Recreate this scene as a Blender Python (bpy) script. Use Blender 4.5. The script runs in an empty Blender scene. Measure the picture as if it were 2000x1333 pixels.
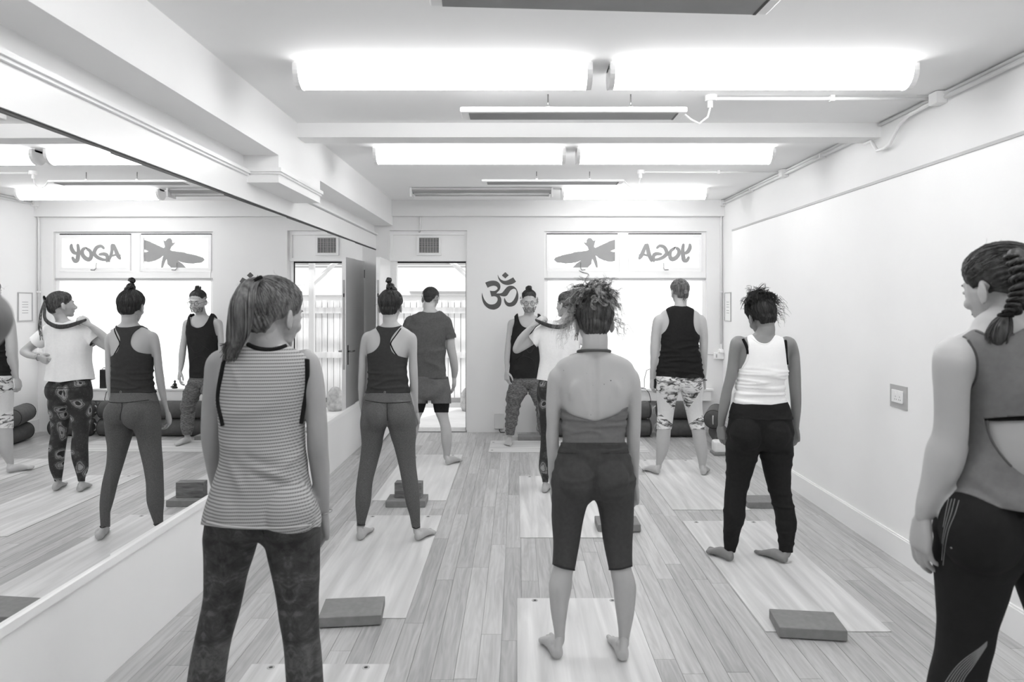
import bpy, bmesh, math, random
import numpy as np
from mathutils import Vector, Matrix, noise, geometry
from mathutils.bvhtree import BVHTree
random.seed(7); RNG = np.random.default_rng(7)
PI = math.pi
SC = bpy.context.scene
COL = SC.collection
# ------------------------------------------------------------------ camera
F = 1333.33                      # focal length in pixels of the 2000 px wide frame (24 mm)
CX, CY, EYE = 1010.0, 591.0, 1.6
cam_d = bpy.data.cameras.new('camera'); cam_d.lens = 24; cam_d.sensor_width = 36
cam_d.shift_x = -0.005; cam_d.shift_y = -0.03775; cam_d.clip_start = 0.05
cam_d.dof.use_dof = True; cam_d.dof.focus_distance = 6.2; cam_d.dof.aperture_fstop = 4.5
cam = bpy.data.objects.new('camera', cam_d); COL.objects.link(cam)
cam.location = (0, 0, EYE); cam.rotation_euler = (PI/2, 0, 0)
SC.camera = cam
# ------------------------------------------------------------------ world, exposure
LAMP = 8.0; WINDOW = 0.62; SKY = 0.95; SUN = 1.5
w = bpy.data.worlds.new('sky'); SC.world = w; w.use_nodes = True
w.node_tree.nodes['Background'].inputs[0].default_value = (1, 1, 1, 1)
w.node_tree.nodes['Background'].inputs[1].default_value = SKY
vs = SC.view_settings
vs.view_transform = 'Standard'; vs.look = 'None'; vs.exposure = 0.34; vs.gamma = 1.0; vs.use_curve_mapping = False
SC.cycles.max_bounces = 10; SC.cycles.diffuse_bounces = 7; SC.cycles.glossy_bounces = 4
SC.cycles.caustics_reflective = True; SC.cycles.caustics_refractive = False
SC.cycles.sample_clamp_indirect = 8.0
sl = bpy.data.lights.new('sun', 'SUN'); sl.energy = SUN; sl.angle = 0.05
so = bpy.data.objects.new('sun', sl); COL.objects.link(so); so.rotation_euler = (math.radians(35), math.radians(-25), 0); so.location = (0, 14, 8)

def W(px, py, d):
    return Vector(((px-CX)*d/F, d, EYE-(py-CY)*d/F))
def FX(px, d): return (px-CX)*d/F
def FZ(py, d): return EYE-(py-CY)*d/F
def lin(v): return v/12.92 if v <= 0.04045 else ((v+0.055)/1.055)**2.4

# ------------------------------------------------------------------ materials
def base_mat(name):
    m = bpy.data.materials.new(name); m.use_nodes = True
    nt = m.node_tree; b = nt.nodes['Principled BSDF']
    return m, nt, b
def N(nt, t, **k):
    n = nt.nodes.new(t)
    for a, v in k.items():
        if a.startswith('i_'): n.inputs[int(a[2:])].default_value = v
        else: setattr(n, a, v)
    return n
def g4(v): v = lin(v); return (v, v, v, 1)
def ramp(nt, stops, src):
    r = N(nt, 'ShaderNodeValToRGB'); e = r.color_ramp.elements
    while len(e) < len(stops): e.new(0.5)
    for i, (p, v) in enumerate(stops): e[i].position = p; e[i].color = g4(v)
    nt.links.new(src, r.inputs[0]); return r.outputs[0]
def coords(nt, scale=(1, 1, 1), src='Object', loc=(0, 0, 0)):
    tc = N(nt, 'ShaderNodeTexCoord'); mp = N(nt, 'ShaderNodeMapping')
    mp.inputs['Scale'].default_value = scale; mp.inputs['Location'].default_value = loc
    nt.links.new(tc.outputs[src], mp.inputs[0]); return mp.outputs[0]
def add_bump(nt, b, h, strength, dist=0.002):
    bp = N(nt, 'ShaderNodeBump'); bp.inputs['Strength'].default_value = strength; bp.inputs['Distance'].default_value = dist
    nt.links.new(h, bp.inputs['Height']); nt.links.new(bp.outputs[0], b.inputs['Normal'])
MC = {}
def mat(v, rough=0.6, var=0.03, scale=(6, 6, 6), bump=0.0, bscale=(200, 200, 200), spec=0.4, metal=0.0, sss=0.0, name='paint', bdist=0.002):
    key = (v, rough, var, scale, bump, bscale, spec, metal, sss, name)
    if key in MC: return MC[key]
    m, nt, b = base_mat(name)
    n = N(nt, 'ShaderNodeTexNoise'); n.inputs['Scale'].default_value = 1; n.inputs['Detail'].default_value = 4
    nt.links.new(coords(nt, scale), n.inputs['Vector'])
    nt.links.new(ramp(nt, [(0.3, max(v-var, 0)), (0.7, min(v+var, 1))], n.outputs[0]), b.inputs['Base Color'])
    b.inputs['Roughness'].default_value = rough; b.inputs['Specular IOR Level'].default_value = spec; b.inputs['Metallic'].default_value = metal
    if sss: b.inputs['Subsurface Weight'].default_value = sss; b.inputs['Subsurface Scale'].default_value = 0.01
    if bump:
        n2 = N(nt, 'ShaderNodeTexNoise'); n2.inputs['Scale'].default_value = 1; n2.inputs['Detail'].default_value = 3
        nt.links.new(coords(nt, bscale), n2.inputs['Vector']); add_bump(nt, b, n2.outputs[0], bump, bdist)
    MC[key] = m; return m
def emit(v, s, name):
    m, nt, b = base_mat(name)
    b.inputs['Base Color'].default_value = g4(v); b.inputs['Emission Color'].default_value = (1, 1, 1, 1); b.inputs['Emission Strength'].default_value = s
    b.inputs['Roughness'].default_value = 0.4
    return m
M_wall = mat(0.94, 0.75, 0.006, (2, 2, 2), 0.05, (60, 60, 60), 0.15, name='white wall paint')
M_wallb = mat(0.915, 0.75, 0.006, (2, 2, 2), 0.05, (60, 60, 60), 0.15, name='back wall paint')
M_ceil = mat(0.955, 0.8, 0.008, (1, 1, 1), 0.05, (40, 40, 40), 0.1, name='ceiling paint')
M_gloss = mat(0.95, 0.3, 0.004, (2, 2, 2), name='white gloss paint')
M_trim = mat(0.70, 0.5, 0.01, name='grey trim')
M_plastic = mat(0.93, 0.35, 0.004, name='white plastic')
M_grey = mat(0.55, 0.5, 0.02, name='grey panel')
M_dark = mat(0.16, 0.45, 0.02, name='dark rubber')
M_lead = mat(0.33, 0.5, 0.02, name='dark wall vinyl')
M_film = mat(0.60, 0.5, 0.01, name='grey window film')
M_metal = mat(0.62, 0.25, 0.02, spec=0.5, metal=0.9, name='brushed steel')
M_foam = mat(0.53, 0.75, 0.02, (30, 30, 30), 0.15, (300, 300, 300), 0.2, name='grey foam')
M_bolster = mat(0.33, 0.7, 0.02, (20, 20, 20), 0.3, (500, 500, 500), 0.3, name='charcoal cotton')
M_lamp = emit(0.9, LAMP, 'lit diffuser')
M_pane = emit(0.9, WINDOW, 'frosted daylight pane')
M_blind = emit(0.92, WINDOW, 'daylight roller blind')

def mirror_mat():
    m, nt, b = base_mat('silvered mirror'); b.inputs['Base Color'].default_value = g4(0.965); b.inputs['Metallic'].default_value = 1.0; b.inputs['Roughness'].default_value = 0.0
    return m
M_mirror = mirror_mat()
def plank_mat():
    m, nt, b = base_mat('pale oak plank')
    oi = N(nt, 'ShaderNodeObjectInfo'); tc = N(nt, 'ShaderNodeTexCoord')
    sep = N(nt, 'ShaderNodeVectorMath', operation='SCALE'); cmb = N(nt, 'ShaderNodeCombineXYZ')
    nt.links.new(oi.outputs['Random'], cmb.inputs[0]); nt.links.new(oi.outputs['Random'], cmb.inputs[1])
    nt.links.new(cmb.outputs[0], sep.inputs[0]); sep.inputs['Scale'].default_value = 37.0
    add = N(nt, 'ShaderNodeVectorMath', operation='ADD'); nt.links.new(tc.outputs['Object'], add.inputs[0]); nt.links.new(sep.outputs[0], add.inputs[1])
    mp = N(nt, 'ShaderNodeMapping'); mp.inputs['Scale'].default_value = (42, 2.2, 1); nt.links.new(add.outputs[0], mp.inputs[0])
    n1 = N(nt, 'ShaderNodeTexNoise'); n1.inputs['Scale'].default_value = 1; n1.inputs['Detail'].default_value = 6; n1.inputs['Distortion'].default_value = 0.6
    nt.links.new(mp.outputs[0], n1.inputs[0])
    mp2 = N(nt, 'ShaderNodeMapping'); mp2.inputs['Scale'].default_value = (14, 1.6, 1); nt.links.new(add.outputs[0], mp2.inputs[0])
    wv = N(nt, 'ShaderNodeTexNoise'); wv.inputs['Scale'].default_value = 1; wv.inputs['Detail'].default_value = 1
    nt.links.new(mp2.outputs[0], wv.inputs[0])
    sn = N(nt, 'ShaderNodeMath', operation='MULTIPLY'); sn.inputs[1].default_value = 60; nt.links.new(wv.outputs[0], sn.inputs[0])
    s2 = N(nt, 'ShaderNodeMath', operation='SINE'); nt.links.new(sn.outputs[0], s2.inputs[0])
    s3 = N(nt, 'ShaderNodeMath', operation='MULTIPLY_ADD'); s3.inputs[1].default_value = 0.045; nt.links.new(s2.outputs[0], s3.inputs[0]); nt.links.new(n1.outputs[0], s3.inputs[2])
    s4 = N(nt, 'ShaderNodeMath', operation='MULTIPLY_ADD'); s4.inputs[1].default_value = 0.36; nt.links.new(oi.outputs['Random'], s4.inputs[0]); nt.links.new(s3.outputs[0], s4.inputs[2])
    c = ramp(nt, [(0.30, 0.595), (0.62, 0.69), (0.95, 0.775)], s4.outputs[0])
    nt.links.new(c, b.inputs['Base Color']); b.inputs['Roughness'].default_value = 0.42; b.inputs['Specular IOR Level'].default_value = 0.4
    add_bump(nt, b, s3.outputs[0], 0.12, 0.001)
    return m
M_plank = plank_mat()
def yoga_mat(hi, lo, seed, axis=1):
    m, nt, b = base_mat('streaked rubber mat')
    sc = (16, 1.1, 1) if axis else (1.1, 16, 1)
    n1 = N(nt, 'ShaderNodeTexNoise'); n1.inputs['Scale'].default_value = 1; n1.inputs['Detail'].default_value = 5; n1.inputs['Distortion'].default_value = 0.5
    nt.links.new(coords(nt, sc, loc=(seed, seed*2.3, 0)), n1.inputs[0])
    nt.links.new(ramp(nt, [(0.3, lo), (0.5, (hi+lo)/2), (0.68, hi)], n1.outputs[0]), b.inputs['Base Color'])
    b.inputs['Roughness'].default_value = 0.5; b.inputs['Specular IOR Level'].default_value = 0.35
    n2 = N(nt, 'ShaderNodeTexNoise'); n2.inputs['Scale'].default_value = 300; nt.links.new(coords(nt), n2.inputs[0]); add_bump(nt, b, n2.outputs[0], 0.15, 0.001)
    return m
def wood_mat(lo, hi, name, sc):
    m, nt, b = base_mat(name)
    n1 = N(nt, 'ShaderNodeTexNoise'); n1.inputs['Scale'].default_value = 1; n1.inputs['Detail'].default_value = 6; n1.inputs['Distortion'].default_value = 0.8
    nt.links.new(coords(nt, sc), n1.inputs[0])
    nt.links.new(ramp(nt, [(0.3, lo), (0.65, hi)], n1.outputs[0]), b.inputs['Base Color']); b.inputs['Roughness'].default_value = 0.7
    return m
M_fence = wood_mat(0.84, 0.95, 'weathered fence board', (9, 9, 1.5))
M_cork = wood_mat(0.36, 0.52, 'dark stained cork', (8, 60, 60))

# ------------------------------------------------------------------ object helpers
def tag(o, label=None, cat=None, group=None, kind=None):
    if label: o['label'] = label
    if cat: o['category'] = cat
    if group: o['group'] = group
    if kind: o['kind'] = kind
    return o
def empty(name, loc, label=None, cat=None, group=None):
    o = bpy.data.objects.new(name, None); COL.objects.link(o); o.location = loc; o.empty_display_size = 0.1
    return tag(o, label, cat, group)
def obj(name, V, Fc, m, parent=None, smooth=False, loc=None):
    """V in world coordinates; stored relative to the parent's (or own) origin."""
    V = np.asarray(V, dtype=float).reshape(-1, 3)
    if parent is not None: org = wloc(parent)
    else: org = Vector(loc) if loc is not None else Vector(((V[:, 0].min()+V[:, 0].max())/2, (V[:, 1].min()+V[:, 1].max())/2, V[:, 2].min()))
    me = bpy.data.meshes.new(name); me.from_pydata((V-np.array(org)).tolist(), [], Fc if isinstance(Fc, list) else Fc.tolist())
    me.materials.append(m)
    if smooth: me.polygons.foreach_set('use_smooth', [True]*len(me.polygons))
    me.validate(); me.update()
    o = bpy.data.objects.new(name, me); COL.objects.link(o)
    if parent is not None: o.parent = parent
    else: o.location = org
    return o
def wloc(o):
    v = Vector(o.location)
    while o.parent is not None: o = o.parent; v = v + Vector(o.location)
    return v
def bx(x0, x1, y0, y1, z0, z1):
    V = [(x0, y0, z0), (x1, y0, z0), (x1, y1, z0), (x0, y1, z0), (x0, y0, z1), (x1, y0, z1), (x1, y1, z1), (x0, y1, z1)]
    return V, [[0, 3, 2, 1], [4, 5, 6, 7], [0, 1, 5, 4], [1, 2, 6, 5], [2, 3, 7, 6], [3, 0, 4, 7]]
def join(*L):
    V = []; Fc = []
    for v, f in L:
        n = len(V); V += [tuple(p) for p in v]; Fc += [[i+n for i in q] for q in f]
    return V, Fc
def box(name, x0, x1, y0, y1, z0, z1, m, parent=None, bevel=0.0, rot=0.0):
    V, Fc = bx(x0, x1, y0, y1, z0, z1)
    if rot:
        c = Vector(((x0+x1)/2, (y0+y1)/2, 0)); R = Matrix.Rotation(rot, 3, 'Z'); V = [tuple(R @ (Vector(p)-c)+c) for p in V]
    o = obj(name, V, Fc, m, parent)
    if bevel:
        b = o.modifiers.new('bevel', 'BEVEL'); b.width = bevel; b.segments = 2; b.limit_method = 'ANGLE'
        o.data.polygons.foreach_set('use_smooth', [True]*6)
        try:
            o.data.set_sharp_from_angle(angle=math.radians(40))
        except Exception: pass
    return o
def tube(P, R, n=8, caps=True, closed=False):
    P = [Vector(p) for p in P]; K = len(P)
    if not hasattr(R, '__len__'): R = [R]*K
    V = []; Fc = []; prev = None
    for i, p in enumerate(P):
        if closed: t = P[(i+1) % K]-P[i-1]
        else: t = P[min(i+1, K-1)]-P[max(i-1, 0)]
        if t.length < 1e-9: t = Vector((0, 0, 1))
        t.normalize()
        if prev is None:
            a = Vector((1, 0, 0)) if abs(t.x) < 0.8 else Vector((0, 1, 0)); u = (a-t*a.dot(t)).normalized()
        else:
            u = prev-t*prev.dot(t)
            u = u.normalized() if u.length > 1e-6 else prev
        prev = u; v = t.cross(u)
        for k in range(n):
            a = 2*PI*k/n; V.append(tuple(p+(u*math.cos(a)+v*math.sin(a))*R[i]))
    for i in range(K if closed else K-1):
        j = (i+1) % K
        for k in range(n): k2 = (k+1) % n; Fc.append([i*n+k, i*n+k2, j*n+k2, j*n+k])
    if caps and not closed: Fc.append([k for k in range(n)][::-1]); Fc.append([(K-1)*n+k for k in range(n)])
    return V, Fc
def struct(o): o['kind'] = 'structure'; return o
def prism_x(prof, x0, x1):
    n = len(prof); V = [(x0, y, z) for y, z in prof]+[(x1, y, z) for y, z in prof]
    Fc = [[i, (i+1) % n, n+(i+1) % n, n+i] for i in range(n)]+[list(range(n))[::-1], list(range(n, 2*n))]
    return V, Fc
def catmull(P, k=5, corners=()):
    n = len(P); out = []
    for i in range(n):
        p0, p1, p2, p3 = [np.array(P[j % n], float) for j in (i-1, i, i+1, i+2)]
        if i in corners: p0 = p1
        if (i+1) % n in corners: p3 = p2
        for s in range(k):
            t = s/k
            out.append(tuple(0.5*((2*p1)+(p2-p0)*t+(2*p0-5*p1+4*p2-p3)*t*t+(3*p1-p0-3*p2+p3)*t**3)))
    return out
def soft_poly(P, k=4, lim=55):
    n = len(P); cs = set()
    for i in range(n):
        u = np.subtract(P[i], P[i-1]); v = np.subtract(P[(i+1) % n], P[i]); an = abs(math.degrees(math.atan2(u[0]*v[1]-u[1]*v[0], u[0]*v[0]+u[1]*v[1])))
        if an > lim: cs.add(i)
    return catmull(P, k, cs)
def flat_poly(P, y0, y1):
    """polygon given as (X, Z), extruded between two Y planes"""
    n = len(P); V = [(x, y0, z) for x, z in P]+[(x, y1, z) for x, z in P]
    tr = geometry.tessellate_polygon([[Vector((x, z, 0)) for x, z in P]])
    Fc = [[t[0], t[1], t[2]] for t in tr]+[[t[2]+n, t[1]+n, t[0]+n] for t in tr]
    Fc += [[i, (i+1) % n, n+(i+1) % n, n+i] for i in range(n)]
    return V, Fc
# ================================================================== THE ROOM
YB = 8.4; YN = -2.4; HC = 2.85; XL = -1.74; XR = 2.37; XR2 = 2.53
def BX(px): return (px-CX)*YB/F
def BZ(py): return EYE-(py-CY)*YB/F
fl = struct(obj('floor', *bx(-1.95, 2.75, YN, 8.6, -0.08, -0.004), mat(0.58, 0.7, name='floor underlay')))
PW, PL, GAP = 0.098, 1.22, 0.0018
me0 = None; near = []; npl = 0
i = 0; x = XL
rp = random.Random(3)
while x < XR2-0.01:
    x1 = min(x+PW, XR2); off = rp.random()*PL; y = 2.55-off
    while y < YB:
        ya, yb = max(y, 2.55), min(y+PL, YB)
        if yb-ya > 0.05:
            full = (yb-ya) > PL-1e-6 and (x1-x) > PW-1e-6
            if full and me0 is not None:
                o = bpy.data.objects.new('plank', me0); COL.objects.link(o); o.parent = fl
            else:
                V, Fc = bx(-(x1-x)/2+GAP/2, (x1-x)/2-GAP/2, -(yb-ya)/2+GAP/2, (yb-ya)/2-GAP/2, -0.0055, 0.0)
                me = bpy.data.meshes.new('plank'); me.from_pydata(V, [], Fc); me.materials.append(M_plank); me.update()
                o = bpy.data.objects.new('plank', me); COL.objects.link(o); o.parent = fl
                if full: me0 = me
            o.location = Vector(((x+x1)/2, (ya+yb)/2, 0))-Vector(fl.location); npl += 1
        y += PL
    off2 = rp.random()*PL; y = YN-off2
    while y < 2.55:
        ya, yb = max(y, YN), min(y+PL, 2.55-GAP)
        if yb-ya > 0.05: near.append(bx(x+GAP/2, x1-GAP/2, ya+GAP/2, yb-GAP/2, -0.0055, 0))
        y += PL
    x += PW
o = obj('near_planks', *join(*near), M_plank, fl); o['kind'] = 'stuff'
struct(obj('ceiling', *bx(-1.95, 2.75, YN, 8.6, HC, HC+0.1), M_ceil))
# walls
struct(obj('wall_left', *bx(-1.95, XL-0.014, YN, 8.6, 0, HC), M_wall))
struct(obj('trim_1', *bx(XL-0.014, XL, YN, YB, 0, 0.475), M_wall))           # lining under the mirror
struct(obj('trim_2', *bx(XL-0.014, XL+0.014, YN, YB, 0.475, 0.508), M_gloss)) # mirror ledge
struct(obj('trim_3', *join(bx(XL-0.014, XL+0.006, YN, YB, 2.262, 2.42), bx(XL-0.014, XL+0.012, YN, YB, 2.255, 2.262)), M_gloss))  # fascia over the mirror
struct(obj('mirror_shadow_gap', *bx(XL-0.014, XL+0.002, YN, YB, 2.242, 2.255), M_dark))  # dark strip painted in for the shadow gap along the mirror top
struct(obj('trim_5', *join(bx(XL-0.014, XL+0.035, YN, 4.38, 2.425, 2.445), bx(XL-0.014, XL+0.022, YN, 4.38, 2.412, 2.425), bx(XL-0.014, XL+0.03, 5.3, YB, 2.43, 2.448)), M_gloss))
struct(obj('wall_left_beam', *bx(XL-0.014, -1.53, YN, YB, 2.545, HC), M_wall))
struct(obj('wall_left_pier', *bx(XL-0.014, -1.53, 4.38, 5.3, 2.37, 2.545), M_wall))
struct(obj('trim_6', *join(bx(XL, -1.505, 4.355, 5.3, 2.437, 2.462), bx(XL, -1.517, 4.367, 5.3, 2.425, 2.437)), M_gloss))
struct(obj('ceiling_beam', *bx(-1.53, XR2, 4.75, 4.93, 2.75, HC), M_wall))
struct(obj('ceiling_back_beam', *bx(-1.53, XR2, 8.33, YB, 2.655, HC), M_wallb))
struct(obj('wall_right', *bx(XR2, 2.75, YN, 8.6, 0, HC), M_wall))
struct(obj('wall_right_lining', *bx(XR, XR2, YN, 7.52, 0, 2.385), M_wall))
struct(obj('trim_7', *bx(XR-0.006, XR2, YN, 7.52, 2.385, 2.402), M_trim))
struct(obj('baseboard_right', *join(bx(XR-0.016, XR, YN, 7.52, 0, 0.148), bx(XR-0.010, XR, YN, 7.52, 0.148, 0.158), bx(XR2-0.016, XR2, 7.52, YB, 0, 0.155)), M_gloss))
struct(obj('wall_near', *bx(-1.95, 2.75, YN-0.15, YN, 0, HC), M_wall))
# back wall with its openings
DX0, DX1, DZ1 = BX(760), BX(912), BZ(450)
WX0, WX1, WZ0, WZ1 = BX(1063), BX(1380), 0.40, BZ(452)
struct(obj('wall_back', *join(bx(-1.95, DX0, YB, 8.6, 0, HC), bx(DX1, WX0, YB, 8.6, 0, HC), bx(WX1, 2.75, YB, 8.6, 0, HC),
    bx(DX0, DX1, YB, 8.6, DZ1, HC), bx(WX0, WX1, YB, 8.6, WZ1, HC), bx(WX0, WX1, YB, 8.6, 0, WZ0)), M_wallb))
# door opening
OX0, OX1, OZ = FX(776, 8.56), FX(911, 8.56), FZ(514, 8.56)
struct(obj('door_1', *join(bx(DX0, OX0, 8.5, 8.6, 0, DZ1), bx(OX1, DX1, 8.5, 8.6, 0, DZ1), bx(OX0, OX1, 8.5, 8.6, OZ+0.02, DZ1),
    bx(DX0, DX1, 8.47, 8.5, DZ1-0.05, DZ1), bx(DX0, DX0+0.035, 8.47, 8.5, OZ+0.06, DZ1-0.05), bx(DX1-0.035, DX1, 8.47, 8.5, OZ+0.06, DZ1-0.05), bx(DX0, DX1, 8.47, 8.5, OZ+0.02, OZ+0.06)), M_gloss))
struct(obj('door_2', *join(bx(OX0, OX1, 8.585, 8.6, OZ, OZ+0.02), bx(OX1-0.012, OX1, 8.585, 8.6, 0, OZ)), M_dark))   # rubber seal
struct(obj('trim_8', *bx(DX0, DX1, 8.4, 8.66, -0.004, 0.012), M_metal))
# door leaf, standing open against the mirror
leaf = empty('door_leaf', (-1.575, 8.39, 0.012), 'white door leaf standing open beside the mirror', 'door')
def leafbox(name, t0, t1, s0, s1, z0, z1, m, bev=0):
    # s along the leaf from hinge to free edge, t across its thickness
    h = Vector((-1.60, 8.385, 0)); u = Vector((0.030, -0.79, 0)).normalized(); v = Vector((-u.y, u.x, 0))
    P = [h+u*s+v*t for s, t in ((s0, t0), (s1, t0), (s1, t1), (s0, t1))]
    V = [(p.x, p.y, z0) for p in P]+[(p.x, p.y, z1) for p in P]
    o = obj(name, V, [[0, 3, 2, 1], [4, 5, 6, 7], [0, 1, 5, 4], [1, 2, 6, 5], [2, 3, 7, 6], [3, 0, 4, 7]], m, leaf); return o
leafbox('leaf_panel', 0, 0.045, 0, 0.79, 0.02, 2.105, M_gloss)
leafbox('lock_plate', 0.012, 0.033, 0.788, 0.792, 0.85, 1.85, M_trim)
leafbox('latch', 0.016, 0.03, 0.789, 0.796, 1.66, 1.70, M_dark)
for s in (0, 1):
    leafbox('handle_plate', (-0.006 if s == 0 else 0.045), (0 if s == 0 else 0.051), 0.71, 0.745, 0.90, 1.12, M_metal)
    h = Vector((-1.60, 8.385, 1.05)); u = Vector((0.030, -0.79, 0)).normalized(); v = Vector((-u.y, u.x, 0))
    sg = -1 if s == 0 else 1; b0 = h+u*0.728+v*(-0.006 if s == 0 else 0.051)
    o = obj('handle', *tube([b0, b0+v*sg*0.045, b0+v*sg*0.05-u*0.01, b0+v*sg*0.05-u*0.11], 0.009, 8), M_metal, leaf, True)
for z in (0.25, 1.1, 1.95): leafbox('hinge', -0.008, 0.004, -0.008, 0.012, z-0.05, z+0.05, M_metal)
# ventilation grille above the door
v = empty('vent_grille', (FX(838, 8.49), 8.47, FZ(497, 8.49)), 'white framed slatted ventilation grille above the doorway', 'vent')
vx0, vx1, vz0, vz1 = FX(814, 8.48), FX(862, 8.48), FZ(499, 8.48), FZ(460, 8.48)
fr = 0.03
obj('frame', *join(bx(vx0, vx1, 8.465, 8.5, vz1-fr, vz1), bx(vx0, vx1, 8.465, 8.5, vz0, vz0+fr), bx(vx0, vx0+fr, 8.465, 8.5, vz0+fr, vz1-fr), bx(vx1-fr, vx1, 8.465, 8.5, vz0+fr, vz1-fr)), M_plastic, v)
box('backing', vx0+fr, vx1-fr, 8.492, 8.499, vz0+fr, vz1-fr, M_dark, v)
nz = 13
for k in range(nz):
    z = vz0+fr+(vz1-vz0-2*fr)*(k+0.5)/nz; box('slat', vx0+fr, vx1-fr, 8.475, 8.490, z-0.0032, z+0.0032, M_trim, v)
for k in range(1, 7):
    x = vx0+fr+(vx1-vx0-2*fr)*k/7; box('upright', x-0.003, x+0.003, 8.470, 8.476, vz0+fr, vz1-fr, M_trim, v)
# window unit
win = struct(obj('window_1', *join(
    bx(WX0, WX1, 8.44, 8.50, WZ1-0.03, WZ1), bx(WX0, BX(1070), 8.44, 8.5, 0.55, WZ1-0.03), bx(BX(1373), WX1, 8.44, 8.5, 0.55, WZ1-0.03),
    bx(BX(1070), BX(1373), 8.43, 8.5, BZ(549), BZ(530)), bx(BX(1211), BX(1226), 8.44, 8.5, BZ(530), WZ1-0.03)), M_gloss))
obj('window_bead', *bx(WX0, WX1, 8.42, 8.43, BZ(546), BZ(543)), M_trim, win)
obj('roller_blind', *bx(BX(1070), BX(1374), 8.455, 8.458, 0.55, BZ(548)), M_blind, win)
obj('window_sill', *join(bx(WX0-0.06, WX1+0.06, 8.29, 8.5, 0.525, 0.545), bx(WX0-0.03, WX1+0.03, 8.31, 8.4, 0.40, 0.525)), M_gloss, win)
def casement(n, x0, x1, z0, z1):
    c = obj('casement', *join(bx(x0, x1, 8.415, 8.45, z1-0.04, z1), bx(x0, x1, 8.415, 8.45, z0, z0+0.04), bx(x0, x0+0.035, 8.415, 8.45, z0+0.04, z1-0.04), bx(x1-0.035, x1, 8.415, 8.45, z0+0.04, z1-0.04)), M_gloss, win)
    obj('pane', *bx(x0+0.035, x1-0.035, 8.440, 8.444, z0+0.04, z1-0.04), M_pane, c)
    xm = (x0+x1)/2
    obj('window_stay', *tube([(xm-0.02, 8.41, z0+0.10), (xm-0.02, 8.40, z0+0.03), (xm-0.01, 8.385, z0+0.008), (xm+0.035, 8.385, z0+0.01)], [0.004, 0.005, 0.008, 0.006], 6), M_metal, c, True)
    obj('gap_shadow_strip', *bx(x0, x1, 8.425, 8.44, z1, z1+0.014), M_dark, c)  # dark strip stands in for the shade in the gap over the casement
    return c
c1 = casement(1, BX(1068), BX(1207), BZ(529), BZ(458))
c2 = casement(2, BX(1228), BX(1371), BZ(529), BZ(458))
def WP(cx, cy): return (BX(1040+cx/5.0)*8.43/8.4, EYE-((430+cy/5.0)-CY)*8.43/F)
drag = [(545,178),(575,180),(600,205),(618,192),(612,215),(605,240),(600,262),(615,272),(680,242),(760,205),(818,188),(818,282),(790,290),(762,303),(790,312),(818,314),(818,398),(770,408),(700,396),(650,372),(615,346),(632,400),(640,468),(622,468),(605,420),(585,380),(575,430),(540,468),(388,468),(430,425),(475,395),(420,415),(320,425),(235,412),(208,388),(225,365),(300,342),(395,322),(400,316),(530,300),(550,290),(540,262),(515,240),(498,215),(528,222),(530,195)]
dp = []
for a, (p, q) in enumerate(zip(drag, drag[1:]+drag[:1])):
    L = math.hypot(q[0]-p[0], q[1]-p[1]); k = max(1, int(L/14))
    for s in range(k):
        j = 0 if s == 0 else 2.2
        qx = p[0]+(q[0]-p[0])*s/k+rp.uniform(-j, j); qy = p[1]+(q[1]-p[1])*s/k+rp.uniform(-j, j)
        dp.append(WP(min(qx, 818), min(qy, 468)))
tag(obj('dragonfly_decal', *flat_poly(dp, 8.436, 8.439), M_film), 'grey dragonfly silhouette stuck on the left top window pane', 'decal')
def ribbon(pts, wd, y0, y1):
    P = [np.array(p, float) for p in pts]
    Q = []
    for i in range(len(P)-1):
        p0, p1, p2, p3 = P[max(i-1, 0)], P[i], P[i+1], P[min(i+2, len(P)-1)]
        for s in range(5):
            t = s/5; Q.append(0.5*((2*p1)+(p2-p0)*t+(2*p0-5*p1+4*p2-p3)*t*t+(3*p1-p0-3*p2+p3)*t**3))
    Q.append(P[-1]); L = []; R = []
    for i, q in enumerate(Q):
        t = Q[min(i+1, len(Q)-1)]-Q[max(i-1, 0)]; t /= np.linalg.norm(t)+1e-9; n = np.array([-t[1], t[0]])
        f = i/(len(Q)-1); h = wd*0.5*(0.75+0.5*math.sin(PI*f)); L.append(q+n*h); R.append(q-n*h)
    out = [Q[0]-(Q[1]-Q[0])/np.linalg.norm(Q[1]-Q[0])*wd*0.3]+L+[Q[-1]+(Q[-1]-Q[-2])/np.linalg.norm(Q[-1]-Q[-2])*wd*0.3]+R[::-1]
    return flat_poly([WP(*p) for p in out], y0, y1)
yg = empty('yoga_lettering', (BX(1298), 8.436, BZ(520)), 'grey YOGA lettering reading backwards on the right top window pane', 'lettering')
letters = {
 'A': ([[(1043,378),(1070,335),(1108,238)], [(1122,236),(1135,320),(1165,402)], [(1040,342),(1090,338),(1150,358)]], [32, 34, 16]),
 'G': ([[(1215,275),(1245,252),(1290,268),(1312,320),(1285,358),(1235,382),(1195,388)], [(1187,405),(1184,350),(1212,330),(1262,334)]], [30, 30]),
 'O': ([[(1392,275),(1352,302),(1342,350),(1362,382),(1400,370),(1430,330),(1425,285),(1390,272)]], [34]),
 'Y': ([[(1538,236),(1538,272),(1515,312),(1484,326)], [(1476,236),(1468,290),(1472,345),(1482,392),(1508,396),(1528,362)]], [32, 34])}
k = 0
for nm, (st, wd) in letters.items():
    L = [ribbon(s, wv, 8.436+0.0002*j, 8.439) for j, (s, wv) in enumerate(zip(st, wd))]
    o = obj('letter', *join(*L), M_film, yg); k += 1
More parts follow.
